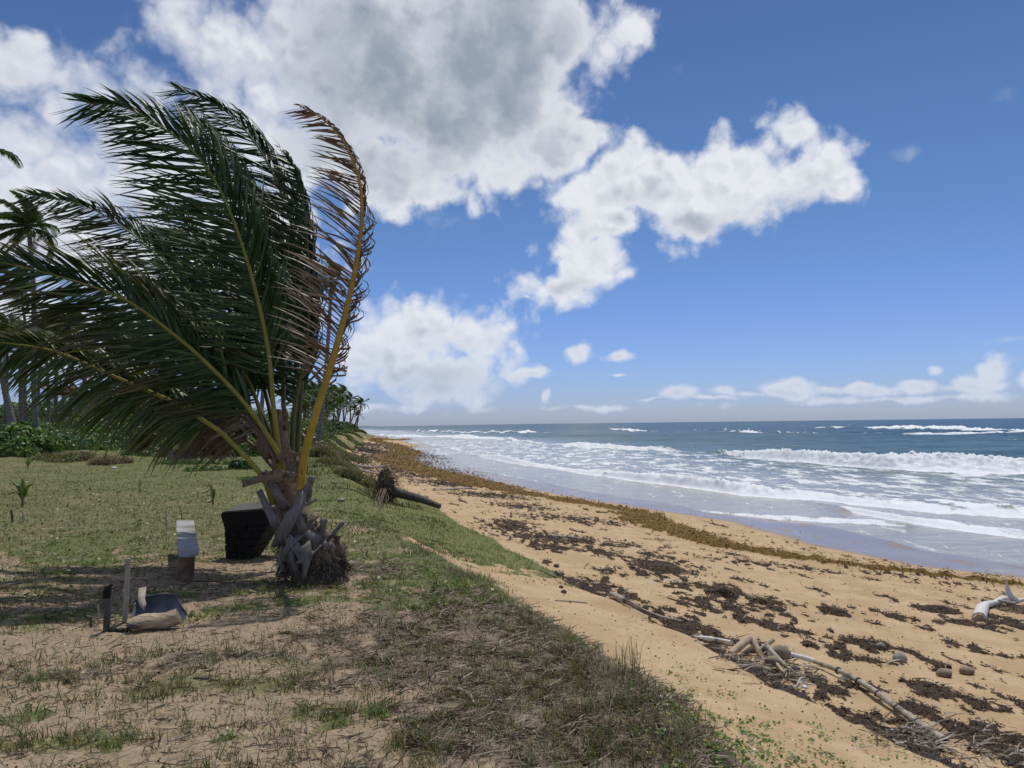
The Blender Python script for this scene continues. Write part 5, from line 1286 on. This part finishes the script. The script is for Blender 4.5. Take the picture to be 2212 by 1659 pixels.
stone(144, 1478, .022, 'small dark nut on the sand at lower left', M_BLACK, 'nut', 'nut', seed=15)
stone(2050, 1398, .03, 'small pale stone among weed scraps at right', M_STONE, seed=16)
stone(2050, 1444, .03, 'small black nut above the coconuts', M_BLACK, 'nut', 'nut', 17)
M_PLASTIC, b_ = new_mat('white_plastic'); b_.inputs['Base Color'].default_value = (.75, .78, .80, 1); b_.inputs['Roughness'].default_value = .4
for i, (u, v, r, lab) in enumerate(((1828, 1470, .05, 'white foam scrap against the long pole'), (1926, 1583, .04, 'white plastic lid on the sand near the lower edge'), (1738, 1487, .025, 'white crumb below the log pile'), (1700, 1323, .03, 'white scrap among the weed'), (1024 - 700 + 700, 1034, .06, 'white scrap on the far weed'), (796, 985, .08, 'white litter under the headland'), (246, 1012, .08, 'white scrap at the lawn edge'), (1118, 1072, .05, 'tiny white litter by the grass'))):
    p = hit(u, v); mb = MB(p); mb.blob(p + Vector((0, 0, r * .4)), (r * 1.3, r * .8, r * .5), rough=.15, seed=i); tag(mb.build('litter', M_PLASTIC), lab, 'litter')
# bleached driftwood at the right
wp = hit(2118, 1342); Yw = wp.y
wd = thing('white_driftwood', Vector(wp), 'big bleached white driftwood trunk with a raised root, at the right edge', 'driftwood'); sw = Yw / FOC
mb = MB(wp); mb.tube(smooth_path([px(2116, 1336, Yw), px(2120, 1320, Yw + .5), px(2130, 1306, Yw + 1.1), px(2148, 1302, Yw + 1.4), px(2170, 1292, Yw + 1.6), px(2185, 1300, Yw + 1.9), px(2230, 1290, Yw + 2.0)], 22), [k * sw for k in np.interp(np.linspace(0, 1, 22), [0, .25, .4, .6, .8, 1], [14, 13, 8, 6, 6, 4])], 12, rough=.06)
mb.build('trunk', M_WHITEWOOD, wd)
mb = MB(wp); mb.tube([px(2116, 1339, Yw - .06), px(2116, 1337, Yw + .0)], 11.5 * sw, 14, rough=.12); mb.build('broken_end', M_TANWOOD, wd)
mb = MB(wp); mb.tube(smooth_path([px(2200, 1300, Yw + 1.8), px(2184, 1290, Yw + 1.8), px(2178, 1276, Yw + 1.8), px(2174, 1256, Yw + 1.8)], 9), [k * sw for k in (5, 8, 10, 10, 8, 6, 5, 3, 1.2)], 9, rough=.1); mb.build('root', M_WHITEWOOD, wd)
mb = MB(wp); mb.tube([px(2190, 1304, Yw + 1.7), px(2170, 1300, Yw + 1.5), px(2156, 1296, Yw + 1.4)], [.05, .04, .01], 6); mb.build('root', M_DRIFT, wd)
# small twigs on the foreground litter
for i, (a, b2, r, lab) in enumerate((((990, 1492), (1028, 1530), .012, 'grey bent twig on the dry litter in the foreground'), ((700, 1440), (728, 1441), .006, 'short dark twig in the grass centre'), ((418, 1468), (470, 1470), .006, 'black twig on the grass near the bottom left'), ((395, 1258), (500, 1262), .010, 'long thin root on the sand below the bench'))):
    pa, pb_ = hit(*a), hit(*b2); mb = MB(pa); mb.tube([pa + Vector((0, 0, r)), pa.lerp(pb_, .5) + Vector((.02, 0, r * 2)), pb_ + Vector((0, 0, r))], [r, r * .9, r * .4], 6, rough=.1); tag(mb.build('twig', M_DARKWOOD if i else M_DRIFT), lab, 'twig')
# ------------------------------------------------------------------ countless small stuff: grass, litter, weed
def scatter(n, r0, r1, t0=-39, t1=39, g=rng):
    """points whose spacing widens with distance"""
    t = np.radians(g.uniform(t0, t1, n)); r = np.exp(g.uniform(np.log(r0), np.log(r1), n))
    return np.sin(t) * r, np.cos(t) * r, r
def stuff(name, parts, mat, label, cat='grass', smooth=False):
    V = np.concatenate([p[0] for p in parts]); off = 0; Fs = []
    for p in parts: Fs.append(p[1] + off); off += len(p[0])
    me = make_mesh(name, V, np.concatenate(Fs), [mat], smooth, {'col': np.concatenate([p[2] for p in parts])})
    return tag(link(name, me), label, cat, kind='stuff')
def sel(m, *a): return [q[m] for q in a]
# field grass
x, y, r = scatter(480000, 2.8, 60)
gmk = ground_masks(x, y)
clump = fbm(x * 6, y * 6, 2, 171)
pr = np.clip(gmk['grass'] * 1.1 + .30 * gmk['plateau'] * (1 - .6 * gmk['bare']), 0, 1) * np.clip(.35 + clump * 2.2, .03, 1) * np.where(r < 8, .8, .85)
m = rng.uniform(0, 1, len(x)) < pr
x, y, r = sel(m, x, y, r); mk = {k: v[m] for k, v in gmk.items()}
z = H(x, y) - .005
lod = 1 + r / 9
gp = [(.115, .135, .045), (.08, .115, .034), (.16, .16, .065), (.24, .205, .12), (.18, .15, .09), (.10, .12, .05)]
col = pick_cols(len(x), gp, rng)
bright = np.clip(sm(.0, .5, blob_field(GREEN, x, y) + fbm(x * 3, y * 3, 2, 173) * .4), 0, 1)[:, None]
col = col * (1 - bright) + pick_cols(len(x), [(.085, .18, .026), (.12, .22, .035), (.07, .14, .03), (.14, .18, .045)], rng) * bright
hg = rng.uniform(.016, .055, len(x)) * np.interp(r, [6, 10], [1.45, 1.0]) * (1 + .15 * lod) * (1 + clump[m] * .8)
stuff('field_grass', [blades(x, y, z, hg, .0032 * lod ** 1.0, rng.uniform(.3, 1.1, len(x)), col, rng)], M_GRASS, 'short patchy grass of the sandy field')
# creeping leafy weeds on the shady part and bright patches
x, y, r = scatter(90000, 4.5, 26)
gmk = ground_masks(x, y); cl = fbm(x * 2.2, y * 2.2, 3, 181)
pr = sm(-.05, .25, cl + (gmk['grass'] - .5) * .3) * gmk['plateau'] * sm(6.2, 8.2, r + .8 * cl) * (1 - .75 * gmk['bare']) * .75
m = rng.uniform(0, 1, len(x)) < pr; x, y, r = sel(m, x, y, r)
V0 = np.stack([x, y, H(x, y) + rng.uniform(.005, .035, len(x)) * (1 + r / 20)], 1); N0 = np.tile([0, 0, 1.5], (len(x), 1))
creep = leaf_cloud(V0, N0, .018 * (1 + r / 12), pick_cols(len(x), [(.11, .155, .03), (.16, .19, .04), (.07, .11, .025), (.20, .19, .06)], rng), rng, 1.2)
# beach creeper on the sand slope at the lower right
cu = [(1500, 1520, 60, 40, 1), (1560, 1590, 70, 40, 1), (1640, 1620, 70, 30, 1), (1540, 1620, 60, 40, 1.2), (1480, 1480, 30, 30, .8), (1620, 1560, 50, 20, .7), (1700, 1640, 60, 20, 1), (1560, 1500, 40, 16, .7), (1860, 1600, 60, 14, .5), (1770, 1590, 30, 10, .5)]
x, y, r = scatter(60000, 3.2, 12, 8, 32)
cl = fbm(x * 5, y * 5, 2, 185); m = rng.uniform(0, 1, len(x)) < sm(.2, 1.0, blob_field(cu, x, y) * 1.2 + cl * 1.6) * .30
x, y, r = sel(m, x, y, r)
V0 = np.stack([x, y, H(x, y) + rng.uniform(.008, .03, len(x))], 1); N0 = np.tile([0, 0, 1.5], (len(x), 1))
creep2 = leaf_cloud(V0, N0, .020, pick_cols(len(x), [(.07, .14, .02), (.11, .18, .03), (.05, .10, .02), (.22, .20, .03)], rng), rng, 1.2)
stuff('creeping_weeds', [creep, creep2], M_SHRUB, 'small leafed creeping weeds on the field and sand slope', 'weeds')
# dry twiggy litter and dead stems
def sticks(x, y, z, L, w, col, g, tilt=.25):
    n = len(x); a = g.uniform(0, 2 * np.pi, n); ti = np.abs(g.normal(0, tilt, n)); b = a + g.normal(0, .5, n)
    d1 = np.stack([np.cos(a), np.sin(a), np.sin(ti)], 1) * (L * .5)[:, None]; d2 = np.stack([np.cos(b), np.sin(b), np.sin(ti) * g.uniform(-1, 1, n)], 1) * (L * .5)[:, None]
    p0 = np.stack([x, y, z], 1); p1 = p0 + d1; p2 = p1 + d2
    wv = np.stack([-np.sin(a) * w, np.cos(a) * w, w * .8], 1) * .5
    V = np.stack([p0 - wv, p0 + wv, p1 + wv, p1 - wv, p2], 1).reshape(-1, 3); i = np.arange(n)[:, None] * 5
    F = np.concatenate([i + np.array([[0, 1, 2]]), i + np.array([[0, 2, 3]]), i + np.array([[3, 2, 4]])], 0)
    return V, F, np.repeat(col, 5, 0)
x, y, r = scatter(190000, 2.8, 30)
gmk = ground_masks(x, y); c1 = fbm(x * 4, y * 4, 3, 191)
pr = (gmk['dry'] * 1.0 + .26 * gmk['plateau'] * (1 - .5 * gmk['bare']) * sm(13, 8, r)) * np.clip(.45 + c1 * 1.8, .05, 1)
m = rng.uniform(0, 1, len(x)) < pr; x, y, r = sel(m, x, y, r)
lt = sticks(x, y, H(x, y) + .002, rng.uniform(.025, .13, len(x)) * (1 + r / 15), .0032 * (1 + r / 6), pick_cols(len(x), [(.20, .165, .125), (.13, .10, .078), (.07, .052, .04), (.32, .27, .21), (.16, .12, .085)], rng), rng)
stuff('dry_litter', [lt], M_LITTER, 'dry twigs and dead stems strewn over the field', 'litter')
# small dark crumbs and pale shell bits on the bare sand
x, y, r = scatter(30000, 2.8, 16); gmk = ground_masks(x, y); c1 = fbm(x * 3, y * 3, 3, 195)
m = rng.uniform(0, 1, len(x)) < gmk['plateau'] * np.clip(.3 + c1 * 1.6, 0, 1) * .8; x, y, r = sel(m, x, y, r)
V0 = np.stack([x, y, H(x, y) + .004], 1); pale = rng.uniform(0, 1, len(x)) < .02
cc = pick_cols(len(x), [(.05, .038, .03), (.09, .065, .05), (.13, .095, .07)], rng); cc[pale] = (.75, .73, .68)
stuff('ground_crumbs', [leaf_cloud(V0, np.tile([0, 0, .5], (len(x), 1)), .008 * (1 + r / 10), cc, rng, 1.1)], M_LITTER, 'dark crumbs and pale shell bits on the field', 'crumbs')
x, y, r = scatter(9000, 4.5, 40, -10, 37); m = (x > cur(CA, y) + .3) & (x < cur(CW, y) - .5) & (rng.uniform(0, 1, len(x)) < .35); x, y, r = sel(m, x, y, r)
pale = rng.uniform(0, 1, len(x)) < .10; cc = pick_cols(len(x), [(.10, .065, .04), (.18, .12, .07), (.06, .04, .03)], rng); cc[pale] = (.72, .68, .6)
stuff('beach_crumbs', [leaf_cloud(np.stack([x, y, H(x, y) + .005], 1), np.tile([0, 0, 1.0], (len(x), 1)), .010 * (1 + r / 12), cc, rng, 1.5)], M_LITTER, 'shell bits and weed crumbs on the sand', 'crumbs')
# tall dry grass along the edge of the bank
ys = rng.uniform(2.6, 14, 10000) ** 1.0; xs = cur(CA, ys) + rng.normal(-.16, .16, len(ys))
cden = fbm(ys * 1.1, xs * 1.5, 3, 201); m = rng.uniform(0, 1, len(ys)) < np.clip(.45 + cden * 1.8 + sm(7, 4, ys) * .3, .05, 1) * sm(13, 7, ys); xs, ys = xs[m], ys[m]
edge = blades(xs, ys, H(xs, ys) - .01, rng.uniform(.03, .13, len(xs)) * np.clip(1 + cden[m], .5, 1.6), .005 + 0 * xs, rng.uniform(.3, 1.3, len(xs)), pick_cols(len(xs), [(.20, .17, .125), (.14, .11, .085), (.28, .24, .175), (.12, .13, .07), (.09, .07, .055)], rng), rng)
us = rng.normal(1375, 12, 90); vs2 = rng.uniform(1420, 1475, 90)
pts = [hit(u, v) for u, v in zip(us[:60], vs2[:60])]; xs = np.array([p.x for p in pts]) - .05; ys = np.array([p.y for p in pts])
tall = blades(xs, ys, H(xs, ys), rng.uniform(.1, .30, len(xs)), .005 + 0 * xs, rng.uniform(.1, .5, len(xs)), pick_cols(len(xs), [(.20, .17, .11), (.13, .11, .07)], rng), rng)
stuff('bank_edge_grass', [edge, tall], M_GRASS, 'dry wiry grass hanging over the edge of the bank')
# tufts behind, on the bank slope further away
x, y, r = scatter(60000, 12, 90, -30, 0); dA = cur(CA, y) - x
m = (np.abs(dA + .3) < 1.2 + y * .035) & (rng.uniform(0, 1, len(x)) < np.clip(.35 + 1.6 * fbm(x * .8, y * .5, 3, 205), .02, 1)); x, y, r = sel(m, x, y, r)
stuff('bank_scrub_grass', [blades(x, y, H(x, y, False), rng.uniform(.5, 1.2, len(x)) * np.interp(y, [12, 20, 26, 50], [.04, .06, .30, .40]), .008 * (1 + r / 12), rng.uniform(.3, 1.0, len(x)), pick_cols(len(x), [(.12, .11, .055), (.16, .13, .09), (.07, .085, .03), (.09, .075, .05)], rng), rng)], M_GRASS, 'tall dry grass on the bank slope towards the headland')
# seaweed
def weed_tufts(x, y, z, size, col, g, thick=1.0):
    n = len(x); V0 = np.stack([x, y, z], 1)
    return leaf_cloud(V0, np.tile([0, 0, 1.9 * thick], (n, 1)), size, col, g, 2.6)
x, y, r = scatter(520000, 4.5, 130, -26, 39)
gmk = ground_masks(x, y); w_ = gmk['weed']; m = rng.uniform(0, 1, len(x)) < np.clip(w_ * 1.1 - .1, 0, 1) * .9 + .0015 * (x > cur(CC, y)) * (x < cur(CW, y)); x, y, r, w_ = sel(m, x, y, r, w_)
hp = .05 * np.clip(fbm(x * 5, y * 5, 3, 83) + .6, 0, 1.5) * w_
stuff('dark_seaweed', [weed_tufts(x, y, H(x, y) + hp * .7 + rng.uniform(0, .03, len(x)) * (1 + r / 60), .0072 * (1 + r / 7), pick_cols(len(x), [(.026, .017, .012), (.048, .030, .020), (.018, .012, .010), (.07, .046, .03), (.032, .02, .016)], rng), rng)], M_WEED, 'dark dried seaweed strewn over the beach', 'seaweed')
x, y, r = scatter(330000, 14, 190, -26, 39)
gmk = ground_masks(x, y); w_ = gmk['gold']; m = rng.uniform(0, 1, len(x)) < w_ * .8; x, y, r, w_ = sel(m, x, y, r, w_)
hp = .20 * np.clip(fbm(x * 2.2, y * 2.2, 3, 81) * .8 + .6, 0, 1.4) * w_
stuff('golden_seaweed', [weed_tufts(x, y, H(x, y) + hp + rng.uniform(-.01, .05, len(x)), .013 * (1 + r / 14), pick_cols(len(x), [(.22, .14, .034), (.14, .085, .022), (.30, .20, .05), (.08, .045, .015)], rng), rng)], M_WEED, 'band of golden brown sargassum seaweed along the waterline', 'seaweed')
# heaps of weed one can tell apart
for i, (u, v, rp, hp, lab) in enumerate(((1562, 1284, 28, 18, 'tallest brown seaweed mound beyond the log pile'), (1800, 1322, 36, 11, 'lone brown seaweed mound in the middle of the sand'), (1440, 1232, 50, 13, 'wide brown seaweed mound near the sticks'), (1645, 1300, 26, 9, 'low brown seaweed mound right of the tallest one'), (1340 + 860, 1318, 60, 8, 'brown seaweed heap behind the white driftwood'), (2030, 1318, 40, 9, 'brown seaweed heap left of the white driftwood'))):
    p = hit(u, v); s = p.y / FOC; n = 1800; g = np.random.default_rng(i + 50)
    a = g.uniform(0, 6.283, n); q = np.sqrt(g.uniform(0, 1, n)) * (1 + .3 * noise2(np.cos(a) * 1.5 + i, np.sin(a) * 1.5, 7)); X_ = p.x + np.cos(a) * q * rp * s; Y_ = p.y + np.sin(a) * q * rp * s * 1.1
    Z_ = H(X_, Y_) + np.clip(1 - q, 0, 1) ** .7 * hp * s * g.uniform(.2, 1.1, n)
    V, F, c = weed_tufts(X_, Y_, Z_, .020, pick_cols(n, [(.10, .06, .03), (.06, .034, .02), (.15, .09, .045), (.03, .02, .014)], g), g, 2)
    tag(link('seaweed_mound', make_mesh('seaweed_mound', V - np.array(p), F, [M_WEED], False, {'col': c}), None, p), lab, 'seaweed')
# sticks and reeds among the weed
x, y, r = scatter(9000, 4.5, 60, -20, 36); gmk = ground_masks(x, y); m = rng.uniform(0, 1, len(x)) < gmk['weed'] * .45; x, y, r = sel(m, x, y, r)
s1 = sticks(x, y, H(x, y) + .03, rng.uniform(.05, .28, len(x)), .008 * (1 + r / 25), pick_cols(len(x), [(.30, .25, .19), (.18, .14, .10), (.42, .38, .33), (.08, .06, .045)], rng), rng, .15)
pile = [(1640, 1435, 90, 30), (1700, 1465, 70, 24), (1960, 1590, 90, 30), (2150, 1620, 120, 40), (1990, 1600, 60, 24)]
xs, ys = [], []
for (u, v, a, b) in pile:
    for k in range(170):
        p = hit(u + random.gauss(0, a * .45), v + random.gauss(0, b * .45)); xs.append(p.x); ys.append(p.y)
xs, ys = np.array(xs), np.array(ys)
s2 = sticks(xs, ys, H(xs, ys) + .03, rng.uniform(.05, .3, len(xs)), .010 + 0 * xs, pick_cols(len(xs), [(.30, .25, .19), (.18, .14, .10), (.45, .40, .34), (.06, .045, .035), (.12, .09, .07)], rng), rng, .2)
stuff('beach_sticks', [s1, s2], M_LITTER, 'small sticks and reeds washed up among the seaweed', 'sticks')
